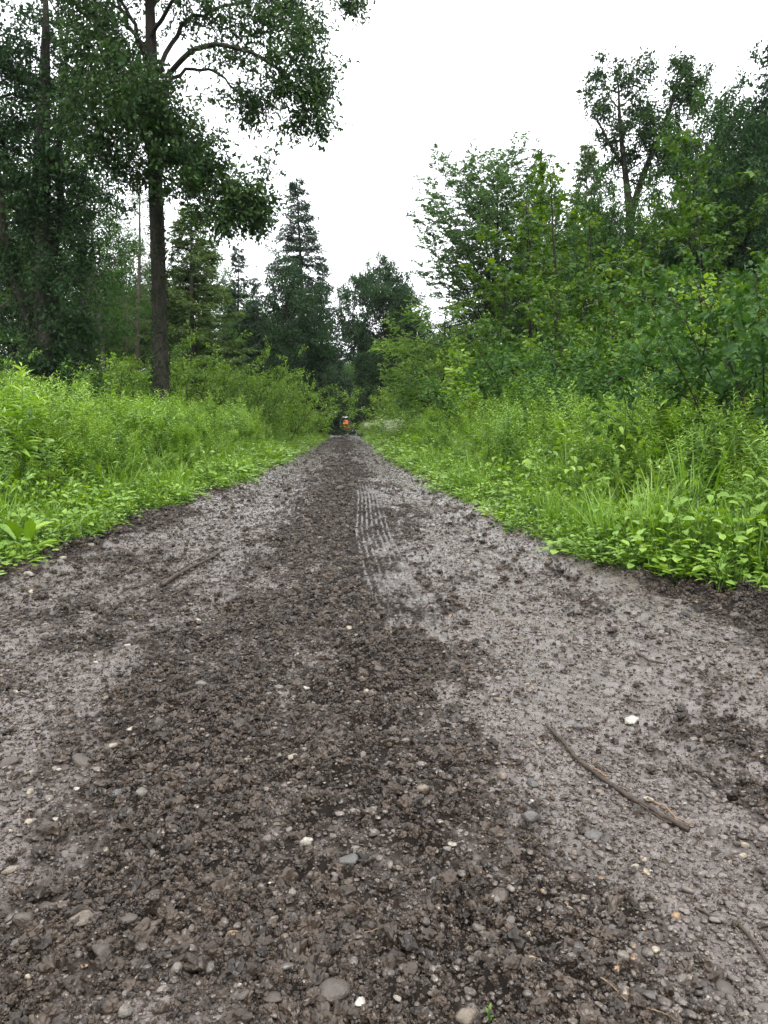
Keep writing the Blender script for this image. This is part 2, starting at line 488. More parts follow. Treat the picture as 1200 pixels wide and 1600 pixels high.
pb.inputs['Coat Roughness'].default_value = 0.14
b2 = nd(t, 'ShaderNodeBump', i_Strength=0.35, i_Distance=0.006)
t.links.new(n2.outputs[0], b2.inputs['Height']); t.links.new(b2.outputs[0], pb.inputs['Coat Normal'])
t.links.new(sm.outputs[0], sl.inputs[0]); t.links.new(sl.outputs[0], pb.inputs['Specular IOR Level'])
t.links.new(grn.outputs[2], pb.inputs['Base Color'])
t.links.new(rr.outputs[0], pb.inputs['Roughness'])
hm = nd(t, 'ShaderNodeMath', operation='MULTIPLY_ADD', i_1=0.5)
t.links.new(n3.outputs[0], hm.inputs[0]); t.links.new(n2.outputs[0], hm.inputs[2])
bp = nd(t, 'ShaderNodeBump', i_Strength=0.8, i_Distance=0.007)
t.links.new(hm.outputs[0], bp.inputs['Height']); t.links.new(bp.outputs[0], pb.inputs['Normal'])
out = nd(t, 'ShaderNodeOutputMaterial'); t.links.new(pb.outputs[0], out.inputs[0])
M['mud'] = m
Vr = np.concatenate([V1, V2]); Qr = np.concatenate([Q1, Q2 + len(V1)])
road = link('road', tri_mesh('road', Vr, Qr, M['mud'], np.concatenate([W1, W2]), smooth=True))
tag(road, 'muddy gravel forest road running straight away between the verges', 'road', kind='structure')

# forest floor: one sheet to the horizon, a trough where the road lies
gx = np.array([-900, -300, -100, -40, -20, -12, -8, -5, -4, -3.35, -3.0, -2.6, 2.4, 2.8, 3.15, 4, 5, 8, 12, 20, 40, 100, 300, 900.])
gy = np.array([-900, -300, -100, -30, -10, -4, 0, 3, 6, 9, 12, 16, 20, 26, 34, 44, 60, 80, 100, 130, 160, 190, 228, 236, 300, 450, 900.])
X, Y = np.meshgrid(gx, gy)
Z = 0.02 + 0.12 * (fbm(X * 0.2, Y * 0.2, 81, 3) - 0.5) * sstep(3.5, 8, np.abs(X)) - 0.25 * ((X > -3.1) & (X < 2.9) & (Y < 230))
nx = len(gx)
i = np.arange(len(gy) - 1)[:, None] * nx; j = np.arange(nx - 1)[None]
Q = np.stack([i + j, i + j + 1, i + nx + j + 1, i + nx + j], -1).reshape(-1, 4)
M['floor'] = rough_mat('forest_floor', (0.03, 0.026, 0.015), (0.06, 0.07, 0.025), 3, 0.95, 0.8, 20, 0.1, (1, 1, 1), 0.08)
ground = link('ground', tri_mesh('ground', np.stack([X, Y, Z], -1).reshape(-1, 3), Q, M['floor']))
tag(ground, 'dark forest floor under the trees and weeds', 'ground', kind='structure')

# ================================================================== SCATTER HELPER (for stuff only)
def scatter(name, sources, P, rot, scl, idx, parent=None):
    me = bpy.data.meshes.new(name)
    n = len(P)
    me.vertices.add(n)
    me.vertices.foreach_set('co', np.ascontiguousarray(P, np.float32).ravel())
    for nm, ty, key, arr in (('rot', 'FLOAT_VECTOR', 'vector', rot), ('scl', 'FLOAT_VECTOR', 'vector', scl)):
        a = me.attributes.new(nm, ty, 'POINT'); a.data.foreach_set(key, np.ascontiguousarray(arr, np.float32).ravel())
    a = me.attributes.new('pick', 'INT', 'POINT'); a.data.foreach_set('value', np.ascontiguousarray(idx, np.int32))
    o = link(name, me, parent)
    g = bpy.data.node_groups.new(name, 'GeometryNodeTree')
    g.interface.new_socket('Geometry', in_out='INPUT', socket_type='NodeSocketGeometry')
    g.interface.new_socket('Geometry', in_out='OUTPUT', socket_type='NodeSocketGeometry')
    gi, go = g.nodes.new('NodeGroupInput'), g.nodes.new('NodeGroupOutput')
    ip = g.nodes.new('GeometryNodeInstanceOnPoints')
    jn = g.nodes.new('GeometryNodeJoinGeometry')
    for smesh in sources:
        so = bpy.data.objects.new(smesh.name, smesh)
        ob = g.nodes.new('GeometryNodeObjectInfo')
        ob.inputs['Object'].default_value = so
        ob.inputs['As Instance'].default_value = True
        g.links.new(ob.outputs['Geometry'], jn.inputs[0])
    g.links.new(gi.outputs[0], ip.inputs['Points'])
    g.links.new(jn.outputs[0], ip.inputs['Instance'])
    ip.inputs['Pick Instance'].default_value = True
    for nm, ty, sock in (('rot', 'FLOAT_VECTOR', 'Rotation'), ('scl', 'FLOAT_VECTOR', 'Scale'), ('pick', 'INT', 'Instance Index')):
        na = g.nodes.new('GeometryNodeInputNamedAttribute')
        na.data_type = ty; na.inputs['Name'].default_value = nm
        src = next(x for x in na.outputs if x.name == 'Attribute' and x.enabled)
        g.links.new(src, ip.inputs[sock])
    g.links.new(ip.outputs[0], go.inputs[0])
    md = o.modifiers.new('scatter', 'NODES'); md.node_group = g
    return o

# ================================================================== STONES AND CRUMBS
def lump_mesh(name, seed, sub, mat, squash=(1, 0.8, 0.55), amp=0.35, facet=0.0, smooth=False):
    r = np.random.default_rng(seed)
    bm = bmesh.new()
    bmesh.ops.create_icosphere(bm, subdivisions=sub, radius=0.5)
    V = np.array([v.co[:] for v in bm.verts])
    D = unit(V)
    k = r.normal(0, 1, (7, 3)) * 2.2; ph = r.uniform(0, 6.28, 7)
    f = 1 + amp * np.mean(np.sin(D @ k.T + ph), 1) * 1.6 + amp * (0.07 if facet else 0.25) * r.normal(0, 1, len(V))
    if facet:                                  # cut flat faces into the lump
        for _ in range(7):
            nrm = unit(r.normal(0, 1, 3)); h = r.uniform(0.55, 0.82)
            d = D @ nrm * f
            f = np.where(d > h, f * (1 - facet + facet * h / np.maximum(d, 1e-3)), f)
    V = D * f[:, None] * 0.5 * np.array(squash)
    for v, c in zip(bm.verts, V): v.co = c
    me = bpy.data.meshes.new(name)
    bm.to_mesh(me); bm.free()
    me.polygons.foreach_set('use_smooth', np.full(len(me.polygons), smooth, bool))
    if mat: me.materials.append(mat)
    return me
def soil_mat(name, c0, c1, rough, var=0.5):
    m, t = new_mat(name)
    oi = nd(t, 'ShaderNodeObjectInfo')
    tc = nd(t, 'ShaderNodeTexCoord')
    n1 = nd(t, 'ShaderNodeTexNoise', i_Scale=3.0, i_Detail=4.0)
    t.links.new(tc.outputs['Object'], n1.inputs['Vector'])
    ad = nd(t, 'ShaderNodeMath', operation='MULTIPLY_ADD', i_1=var)
    t.links.new(oi.outputs['Random'], ad.inputs[0])
    mu = nd(t, 'ShaderNodeMath', operation='MULTIPLY', i_1=1 - var * 0.6)
    t.links.new(n1.outputs[0], mu.inputs[0]); t.links.new(mu.outputs[0], ad.inputs[2])
    rp = ramp(t, [(0.2, c0), (0.95, c1)])
    t.links.new(ad.outputs[0], rp.inputs[0])
    pb = nd(t, 'ShaderNodeBsdfPrincipled', i_Roughness=rough)
    pb.inputs['Specular IOR Level'].default_value = 0.38
    t.links.new(rp.outputs[0], pb.inputs['Base Color'])
    out = nd(t, 'ShaderNodeOutputMaterial'); t.links.new(pb.outputs[0], out.inputs[0])
    return m
M['crumb'] = soil_mat('crumb', (0.006, 0.0039, 0.0025), (0.062, 0.045, 0.033), 0.4, 0.65)
m, t = new_mat('pebble')
oi = nd(t, 'ShaderNodeObjectInfo')
rp = ramp(t, [(0.0, (0.07, 0.06, 0.052)), (0.25, (0.13, 0.115, 0.1)), (0.45, (0.2, 0.18, 0.155)), (0.62, (0.1, 0.105, 0.112)),
              (0.78, (0.3, 0.25, 0.18)), (0.88, (0.42, 0.4, 0.36)), (0.95, (0.34, 0.2, 0.09)), (1.0, (0.5, 0.47, 0.42))])
t.links.new(oi.outputs['Random'], rp.inputs[0])
tc = nd(t, 'ShaderNodeTexCoord')
n1 = nd(t, 'ShaderNodeTexNoise', i_Scale=2.2, i_Detail=5.0)
t.links.new(tc.outputs['Object'], n1.inputs['Vector'])
dm = ramp(t, [(0.46, (0, 0, 0)), (0.68, (0.9, 0.9, 0.9))])
t.links.new(n1.outputs[0], dm.inputs[0])
mx = nd(t, 'ShaderNodeMix', data_type='RGBA'); mx.inputs[6].default_value = (0.05, 0.038, 0.03, 1)
t.links.new(dm.outputs[0], mx.inputs[0]); t.links.new(rp.outputs[0], mx.inputs[7])
pb = nd(t, 'ShaderNodeBsdfPrincipled', i_Roughness=0.42)
t.links.new(mx.outputs[2], pb.inputs['Base Color'])
out = nd(t, 'ShaderNodeOutputMaterial'); t.links.new(pb.outputs[0], out.inputs[0])
M['pebble'] = m

RNG = np.random.default_rng(7)
def road_points(n, y0, y1, power, dens, xw=(-2.75, 2.6)):
    """places on the road, denser near the camera, thinned by dens(x, y)"""
    u = RNG.random(n)
    y = (y0 ** (1 - power) + u * (y1 ** (1 - power) - y0 ** (1 - power))) ** (1 / (1 - power))
    x = RNG.uniform(xw[0], xw[1], n)
    half = 0.54 * y + 0.25                              # a little wider than the view
    keep = (x > -half * 1.0) & (x < half * 1.12) & (x > edge_left(y) - 0.35) & (x < edge_right(y) + 0.35)
    keep &= RNG.random(n) < dens(x, y)
    return x[keep], y[keep]
def crumb_density(x, y):
    S = smooth_mask(x, y)
    return np.clip((1 - S) * (0.45 + 0.7 * sstep(0.3, 0.65, fbm(x * 5, y * 4, 91, 3))) + np.where(x < 0, 0.3, 0.16), 0, 1) * (1 - 0.93 * tread_mask(x, y)) * (1 - 0.6 * gravel_patch(x, y))
def lie(x, y, size, sink):
    z = road_z(x, y) + size * sink
    return np.stack([x, y, z], -1)
crumbs = [lump_mesh('crumb', 100 + i, 3, M['crumb'], (1, 0.85, 0.85), 0.55) for i in range(6)]
x, y = road_points(680000, 0.7, 95, 1.7, crumb_density)
n = len(x)
size = 0.0061 * np.exp(RNG.normal(0, 0.55, n)) * (1 - 0.35 * smooth_mask(x, y)) * np.clip((y / 2.2) ** 0.5, 0.8, 4.2)
size *= np.where(RNG.random(n) < 0.05, RNG.uniform(1.6, 4.2, n), 1.0)
size = np.minimum(size, 0.036 * np.clip((y / 2.5) ** 0.5, 1, 4))
o = scatter('mud_crumbs', crumbs, lie(x, y, size, 0.12), RNG.uniform(0, 6.28, (n, 3)) * np.array([0.1, 0.1, 1]),
            size[:, None] * RNG.uniform(0.75, 1.3, (n, 3)), RNG.integers(0, 6, n), road)
tag(o, kind='stuff')
print('crumbs', n)
# grit pressed into the wet film
M['wet_grit'] = soil_mat('wet_grit', (0.028, 0.021, 0.017), (0.135, 0.113, 0.1), 0.2, 0.7)
grit = [lump_mesh('grit', 120 + i, 2, M['wet_grit'], (1, 0.85, 0.5), 0.4, 0.4, True) for i in range(5)]
x, y = road_points(200000, 0.8, 70, 1.7, lambda x, y: np.clip(smooth_mask(x, y) * (0.1 + 0.9 * sstep(0.3, 0.7, fbm(x * 6, y * 3, 98, 3))) + 0.08, 0, 1) * (1 - 0.7 * tread_mask(x, y)))
n = len(x)
size = np.minimum(0.009 * np.exp(RNG.normal(0, 0.5, n)) * np.clip((y / 2.4) ** 0.5, 0.8, 3.5), 0.03 * np.clip(y / 4, 1, 2))
o = scatter('wet_grit', grit, lie(x, y, size, 0.06), RNG.uniform(0, 6.28, (n, 3)) * np.array([0.05, 0.05, 1]),
            size[:, None] * RNG.uniform(0.75, 1.3, (n, 3)), RNG.integers(0, 5, n), road)
tag(o, kind='stuff')
pebs = [lump_mesh('pebble', 130 + i, 2, M['pebble'], (1, 0.78, 0.6), 0.2, 0.5, True) for i in range(5)]
def pebble_density(x, y):
    g = gravel_patch(x, y)
    e = sstep(0.45, 0.1, np.minimum(np.abs(x - edge_left(y)), np.abs(x - edge_right(y))))
    return np.clip(0.07 + 0.3 * sstep(0.45, 0.7, fbm(x * 3, y * 2, 95, 3)) + 0.75 * g + 0.35 * e, 0, 1) * (1 - 0.7 * tread_mask(x, y))
x, y = road_points(110000, 0.7, 90, 1.7, pebble_density)
n = len(x)
size = np.clip(0.008 * np.exp(RNG.normal(0, 0.5, n)), 0.004, 0.026) * np.clip((y / 2.5) ** 0.4, 0.85, 2.2)
o = scatter('loose_gravel', pebs, lie(x, y, size, 0.2), RNG.uniform(0, 6.28, (n, 3)) * np.array([0.06, 0.06, 1]),
            size[:, None] * RNG.uniform(0.8, 1.25, (n, 3)), RNG.integers(0, 5, n), road)
tag(o, kind='stuff')
print('pebbles', n)

# stones one can pick out: each one a piece of the road
def stone_mat(name, c0, c1, mud=0.5, rough=0.45):
    m, t = new_mat(name)
    tc = nd(t, 'ShaderNodeTexCoord')
    n1 = nd(t, 'ShaderNodeTexNoise', i_Scale=3.0, i_Detail=6.0, i_Roughness=0.7)
    n2 = nd(t, 'ShaderNodeTexNoise', i_Scale=1.6, i_Detail=6.0, i_Roughness=0.75)
    n3 = nd(t, 'ShaderNodeTexNoise', i_Scale=14.0, i_Detail=4.0)
    mp = nd(t, 'ShaderNodeMapping')
    oi = nd(t, 'ShaderNodeObjectInfo')
    cm = nd(t, 'ShaderNodeCombineXYZ')
    mu = nd(t, 'ShaderNodeMath', operation='MULTIPLY', i_1=50.0)
    t.links.new(oi.outputs['Random'], mu.inputs[0]); t.links.new(mu.outputs[0], cm.inputs[0])
    t.links.new(cm.outputs[0], mp.inputs['Location']); t.links.new(tc.outputs['Object'], mp.inputs[0])
    for n in (n1, n2, n3): t.links.new(mp.outputs[0], n.inputs['Vector'])
    rp = ramp(t, [(0.3, c0), (0.7, c1)]); t.links.new(n1.outputs[0], rp.inputs[0])
    dm = ramp(t, [(0.5 - 0.5 * (1 - mud) * 0.6 - 0.1 + 0.2 * (mud - 0.5), (0, 0, 0)), (0.62 + 0.2 * (mud - 0.5), (1, 1, 1))])
    t.links.new(n2.outputs[0], dm.inputs[0])
    mx = nd(t, 'ShaderNodeMix', data_type='RGBA'); mx.inputs[6].default_value = (0.055, 0.042, 0.033, 1)
    t.links.new(dm.outputs[0], mx.inputs[0]); t.links.new(rp.outputs[0], mx.inputs[7])
    pb = nd(t, 'ShaderNodeBsdfPrincipled', i_Roughness=rough)
    t.links.new(mx.outputs[2], pb.inputs['Base Color'])
    bp = nd(t, 'ShaderNodeBump', i_Strength=0.3, i_Distance=0.04); t.links.new(n3.outputs[0], bp.inputs['Height'])
    t.links.new(bp.outputs[0], pb.inputs['Normal'])
    out = nd(t, 'ShaderNodeOutputMaterial'); t.links.new(pb.outputs[0], out.inputs[0])
    return m
STONE = {
    'white': stone_mat('white_stone', (0.4, 0.36, 0.3), (0.5, 0.47, 0.41), 0.6),
    'cream': stone_mat('cream_stone', (0.32, 0.27, 0.19), (0.44, 0.38, 0.28), 0.6),
    'grey': stone_mat('grey_stone', (0.13, 0.118, 0.105), (0.21, 0.19, 0.165), 0.65),
    'tan': stone_mat('tan_stone', (0.16, 0.125, 0.09), (0.24, 0.2, 0.15), 0.65),
    'ochre': stone_mat('ochre_stone', (0.24, 0.14, 0.065), (0.36, 0.24, 0.13), 0.5),
    'slate': stone_mat('slate_stone', (0.062, 0.062, 0.062), (0.125, 0.124, 0.12), 0.55, 0.35),
    'muddy': stone_mat('muddy_stone', (0.04, 0.031, 0.025), (0.09, 0.074, 0.061), 0.6, 0.5),
}
smesh = [lump_mesh('stone', 160 + i, 3, STONE['grey'], (1, 0.8, 0.62), 0.3, 0.85, True) for i in range(5)] + \
        [lump_mesh('stone', 180 + i, 3, STONE['grey'], (1, 0.8, 0.5), 0.42, 0.95, True) for i in range(5)]
def put_stone(px, py, wpx, colour, k, rz=0.0, sink=0.12, tall=1.0, top=None):
    p = on_ground(px, py)
    d = math.hypot(p[1], CAM_H - 0.0) if False else float(np.linalg.norm(p - CAMP))
    s = wpx / F * d * (0.78 if top else 0.68)
    p = on_ground(px, py, float(road_z(np.array([p[0]]), np.array([p[1]]))[0]))
    o = link('stone' if top is None else top[0], smesh[k], None if top else road)
    o.location = (p[0], p[1], float(road_z(np.array([p[0]]), np.array([p[1]]))[0]) + s * sink)
    o.rotation_euler = (RNG.uniform(-.15, .15), RNG.uniform(-.15, .15), rz)
    o.scale = (s, s, s * tall)
    o.material_slots[0].link = 'OBJECT'
    o.material_slots[0].material = STONE[colour]
    if top: tag(o, top[1], top[2])
    return o
spec = [  # x, y, width in px, colour, mesh
    (590, 1268, 34, 'grey', 5), (300, 1198, 22, 'grey', 6), (302, 1455, 30, 'grey', 7), (283, 1428, 16, 'tan', 1),
    (378, 1392, 26, 'grey', 2), (640, 1205, 30, 'muddy', 3), (700, 1098, 22, 'grey', 8), (753, 1225, 34, 'grey', 6),
    (784, 1214, 30, 'tan', 1), (820, 1165, 36, 'muddy', 3), (545, 985, 24, 'cream', 6), (556, 994, 16, 'grey', 1),
    (478, 1078, 16, 'white', 2), (460, 1083, 15, 'grey', 0), (558, 1100, 22, 'tan', 4), (780, 1094, 32, 'tan', 7),
    (455, 1187, 26, 'cream', 9), (437, 1186, 16, 'grey', 1), (432, 1285, 18, 'grey', 8), (495, 1290, 24, 'muddy', 5),
    (545, 1135, 20, 'grey', 0), (608, 1345, 26, 'grey', 4), (690, 1130, 20, 'muddy', 2), (860, 1105, 20, 'grey', 5),
    (925, 1308, 42, 'slate', 8), (938, 1336, 26, 'grey', 7), (868, 1275, 24, 'slate', 3), (955, 1455, 32, 'slate', 6),
    (905, 1478, 36, 'slate', 8), (972, 1488, 30, 'grey', 7), (1000, 1466, 26, 'slate', 9), (872, 1427, 26, 'slate', 2),
    (850, 1470, 20, 'ochre', 1), (848, 1392, 16, 'ochre', 0), (897, 1334, 14, 'ochre', 2), (890, 1418, 14, 'cream', 1),
    (1056, 1430, 22, 'ochre', 4), (1024, 1490, 24, 'cream', 3), (960, 1512, 24, 'ochre', 2), (990, 1522, 18, 'tan', 0),
    (1016, 1558, 34, 'slate', 7), (1135, 1552, 46, 'muddy', 3), (1163, 1318, 24, 'cream', 2), (1160, 1338, 18, 'cream', 1),
    (1070, 1253, 12, 'white', 1), (1015, 1254, 22, 'white', 5), (1112, 1298, 40, 'muddy', 4), (935, 1240, 26, 'tan', 6),
    (830, 1252, 14, 'white', 1), (832, 1225, 34, 'slate', 9), (850, 1243, 22, 'slate', 3), (985, 1145, 22, 'grey', 4),
    (1192, 1192, 14, 'cream', 1), (900, 1138, 30, 'slate', 3), (838, 980, 26, 'muddy', 3), (1150, 966, 26, 'muddy', 0),
    (1132, 940, 18, 'muddy', 3), (1060, 940, 18, 'grey', 1), (1130, 985, 16, 'grey', 2), (1180, 962, 16, 'white', 2),
    (1160, 950, 14, 'grey', 0), (1010, 952, 18, 'muddy', 3), (1145, 1018, 24, 'muddy', 4), (980, 960, 22, 'grey', 7),
    (866, 940, 18, 'muddy', 2), (906, 916, 12, 'grey', 1), (40, 872, 26, 'cream', 6), (46, 893, 26, 'white', 5),
    (22, 912, 20, 'grey', 6), (98, 868, 22, 'white', 5), (115, 872, 16, 'muddy', 1), (72, 898, 22, 'grey', 7),
    (50, 926, 16, 'cream', 2), (96, 880, 20, 'grey', 3), (35, 862, 14, 'cream', 0), (140, 848, 22, 'tan', 6),
    (345, 869, 20, 'grey', 0), (280, 897, 12, 'grey', 1), (310, 968, 18, 'white', 7), (200, 1008, 20, 'white', 6),
    (150, 1035, 12, 'white', 1), (25, 1078, 14, 'cream', 1), (80, 1108, 26, 'grey', 5), (165, 1094, 22, 'tan', 6),
    (315, 1068, 32, 'grey', 7), (205, 1140, 16, 'white', 2), (180, 1170, 26, 'cream', 3), (128, 1192, 50, 'muddy', 4),
    (50, 1210, 20, 'cream', 6), (92, 1203, 12, 'white', 1), (48, 1240, 22, 'cream', 9), (120, 1240, 14, 'white', 1),
    (88, 1284, 14, 'white', 2), (92, 1307, 18, 'grey', 1), (72, 1298, 26, 'grey', 5), (220, 1245, 36, 'grey', 6),
    (345, 1312, 34, 'muddy', 3), (198, 1352, 18, 'grey', 2), (352, 1342, 20, 'grey', 7), (20, 1362, 32, 'tan', 5),
    (240, 1305, 22, 'muddy', 0), (40, 1440, 56, 'muddy', 6), (65, 1412, 40, 'muddy', 3), (200, 1436, 40, 'muddy', 8),
    (30, 1472, 32, 'grey', 5), (172, 1468, 14, 'white', 1), (130, 1502, 14, 'ochre', 2), (160, 1490, 50, 'muddy', 7),
    (45, 1538, 16, 'cream', 1), (178, 1568, 14, 'white', 0), (60, 1594, 26, 'ochre', 4), (195, 1588, 40, 'grey', 6),
    (275, 1522, 18, 'grey', 1), (375, 1542, 16, 'white', 1), (250, 1574, 18, 'tan', 2), (20, 1500, 20, 'grey', 0),
    (422, 1280, 18, 'tan', 1), (700, 1330, 20, 'grey', 2), (708, 1316, 26, 'white', 8), (752, 1310, 14, 'cream', 1),
    (780, 1385, 52, 'muddy', 7), (796, 1400, 26, 'grey', 0), (797, 1452, 26, 'grey', 5), (745, 1335, 30, 'muddy', 3),
    (492, 1532, 20, 'cream', 2), (620, 1545, 22, 'white', 5), (680, 1556, 26, 'white', 8), (640, 1440, 34, 'muddy', 6),
    (575, 1500, 16, 'grey', 1), (770, 1500, 26, 'grey', 3), (425, 1565, 44, 'muddy', 8), (540, 1498, 20, 'muddy', 0),
    (700, 1445, 26, 'muddy', 7), (555, 1325, 26, 'grey', 4), (520, 1310, 22, 'grey', 2), (470, 1210, 28, 'muddy', 7),
]
for q, (px, py, w, c, k) in enumerate(spec):
    put_stone(px, py, w, c, k, RNG.uniform(0, 6.28), 0.05 if c == 'muddy' else 0.1)
names = ['grey', 'muddy', 'tan', 'muddy', 'slate', 'cream', 'grey', 'muddy', 'muddy', 'grey']
for q in range(160):
    py = 1600 - 760 * RNG.random() ** 0.8
    px = RNG.uniform(0, 1200)
    p = on_ground(px, py)
    if p[0] < edge_left(p[1]) + 0.1 or p[0] > edge_right(p[1]) - 0.1: continue
    put_stone(px, py, float(np.clip(16 * math.exp(RNG.normal(0, 0.35)) * (0.6 + 0.5 * (py - 840) / 760), 8, 36)),
              names[RNG.integers(0, len(names))], int(RNG.integers(0, 10)), RNG.uniform(0, 6.28), 0.08)

# single stones and clods lying loose, easy to point at
put_stone(478, 1321, 29, 'white', 1, 0.6, 0.3, 1.2, ('stone', 'round white stone standing out from the dark crumbly mud', 'stone'))
put_stone(546, 1346, 38, 'slate', 2, 0.2, 0.25, 1.0, ('stone', 'smooth dark grey oval stone just below the round white one', 'stone'))
put_stone(832, 1291, 32, 'slate', 0, 0.3, 0.3, 1.2, ('stone', 'blue-grey stone beside the gravel patch, short of the long split stick', 'stone'))
put_stone(985, 1135, 32, 'white', 5, 0.2, 0.2, 1.0, ('stone', 'flat white stone on smooth mud beyond the long split stick', 'stone'))
put_stone(993, 1361, 18, 'white', 6, 0.2, 0.25, 1.2, ('pebble', 'white angular pebble next to two small yellow ones', 'pebble'))
put_stone(1007, 1352, 13, 'cream', 1, 0.9, 0.3, 1.2, ('pebble', 'upper of the two cream yellow pebbles beside a white one', 'pebble'))
put_stone(1009, 1366, 15, 'cream', 2, 2.0, 0.3, 1.1, ('pebble', 'lower of the two cream yellow pebbles beside a white one', 'pebble'))
put_stone(365, 1463, 22, 'ochre', 4, 0.6, 0.3, 1.1, ('pebble', 'bright yellow-orange pebble alone in dark soil', 'pebble'))
put_stone(130, 1442, 50, 'tan', 7, 0.3, 0.12, 1.1, ('stone', 'pale pitted chunk of stone half sunk in dark soil', 'stone'))
put_stone(515, 1568, 66, 'muddy', 3, 0.3, 0.18, 1.0, ('stone', 'largest round mud-coated stone at the near edge of the road', 'stone'))
put_stone(733, 1592, 40, 'tan', 0, 0.5, 0.25, 1.0, ('stone', 'tan stone beside the tiny green sprout', 'stone'))
put_stone(563, 1572, 24, 'white', 7, 1.2, 0.35, 1.3, ('stone', 'upright white chip of stone next to the largest round one', 'stone'))
put_stone(529, 769, 20, 'muddy', 3, 0.2, 0.3, 1.3, ('clod', 'dark clod of earth in the middle of the road, far ahead', 'clod'))
put_stone(12, 1196, 34, 'muddy', 9, 0.2, 0.25, 1.0, ('clod', 'dark flat clod of earth cut by the photograph edge beside smooth mud', 'clod'))

# ================================================================== STICKS
def stick(name, label, cat, pix, r0, r1, lift=0.012, mat='twig_bark', kids=(), seed=3, wob=0.3):
    r = np.random.default_rng(seed)
    def pts_of(pix):
        P = np.array([on_ground(*p) for p in pix])
        t = np.linspace(0, 1, len(P)); tt = np.linspace(0, 1, len(P) * 6)
        Q = np.stack([np.interp(tt, t, P[:, k]) for k in range(3)], 1)
        for _ in range(3): Q[1:-1] = (Q[:-2] + Q[1:-1] * 2 + Q[2:]) / 4
        return Q
    Q = pts_of(pix)
    zz = np.array([float(road_z(q[:1], q[1:2])[0]) for q in Q])
    k = np.ones(9) / 9; zz = np.convolve(np.pad(zz, 4, 'edge'), k, 'valid')
    Q[:, 2] = zz + lift
    Q += r.normal(0, r0 * wob * 0.5, Q.shape)
    base = Q[0].copy()
    e = empty(name, base)
    tag(e, label, cat)
    rad = np.linspace(r0, r1, len(Q)) * (1 + r.normal(0, 0.1, len(Q)))
    V, T = tube(Q - base, rad, 8)
    V += r.normal(0, r0 * 0.07, V.shape)
    link('stem', tri_mesh('stem', V, T, M[mat], smooth=True), e)
    for nm, kp, a, b, l2, mt in kids:
        K = pts_of(kp)
        K[:, 2] = np.array([float(road_z(q[:1], q[1:2])[0]) for q in K]) * 0.5 + zz.mean() * 0.5 + l2
        V, T = tube(K - base, np.linspace(a, b, len(K)), 6)
        link(nm, tri_mesh(nm, V, T, M[mt], smooth=True), e)
    return e
M['torn_wood'] = rough_mat('torn_wood', (0.13, 0.08, 0.045), (0.3, 0.2, 0.12), 60, 0.6, 0.5, 150, 0.3)
stick('stick', 'long bent dark stick with a split end lying on the smooth mud', 'stick',
      [(853, 1130), (875, 1150), (905, 1183), (940, 1206), (975, 1227), (1010, 1243), (1035, 1256), (1078, 1276)], 0.0058, 0.0066, 0.011,
      kids=[('splinter', [(1012, 1236), (1035, 1246), (1055, 1262), (1082, 1277)], 0.0032, 0.0014, 0.016, 'torn_wood'),
            ('splinter', [(1000, 1243), (1022, 1258), (1050, 1271)], 0.003, 0.0013, 0.011, 'twig_bark'),
            ('bare_patch', [(928, 1196), (948, 1206)], 0.003, 0.003, 0.0165, 'torn_wood')])
stick('stick', 'forked dark stick on the gravel near the weeds opposite the split stick', 'stick',
      [(253, 910), (275, 896), (300, 884), (325, 874), (343, 862)], 0.014, 0.008, 0.024,
      kids=[('side_twig', [(285, 888), (305, 876), (330, 868)], 0.006, 0.003, 0.03, 'twig_bark')], seed=4)
stick('twig', 'thin curved twig lying beside the forked dark stick', 'twig', [(193, 913), (212, 911), (228, 905), (243, 901)], 0.007, 0.004, 0.01, seed=5)
stick('stick', 'short dark thick stick half buried in the crumbly middle of the road', 'stick', [(672, 1352), (700, 1375), (735, 1398), (762, 1418)], 0.009, 0.005, 0.001, 'bark', seed=6, wob=.12)
stick('twig', 'thin twig running out of the picture edge over smooth mud', 'twig', [(1155, 1438), (1178, 1462), (1198, 1490), (1215, 1512)], 0.0035, 0.003, 0.006, seed=7)
stick('twig', 'short buried twig beside the mossy clods in the gravel', 'twig', [(1088, 1405), (1110, 1418), (1135, 1432)], 0.003, 0.002, 0.005, seed=8)
stick('straw', 'pale brown dry stalk near the lower edge of the gravel', 'straw', [(938, 1542), (965, 1558), (1000, 1577), (1045, 1598)], 0.0013, 0.0008, 0.008, 'torn_wood', seed=9)
stick('twig', 'thin red-brown twig on smooth mud beyond the split stick', 'twig', [(1065, 1123), (1085, 1127), (1112, 1126)], 0.003, 0.002, 0.007, seed=10)
stick('twig', 'straight thin twig crossing the smooth wheel track', 'twig', [(995, 1012), (1018, 1022), (1042, 1028)], 0.006, 0.003, 0.01, seed=11)
stick('twig', 'pale stripped twig lying along the weed edge', 'twig', [(832, 842), (848, 846), (866, 853)], 0.014, 0.009, 0.02, 'torn_wood', seed=12)
stick('twig', 'pale twig on dark soil at the picture edge, near the white stones', 'twig', [(-10, 902), (18, 901), (36, 900)], 0.006, 0.004, 0.025, 'torn_wood', seed=13)

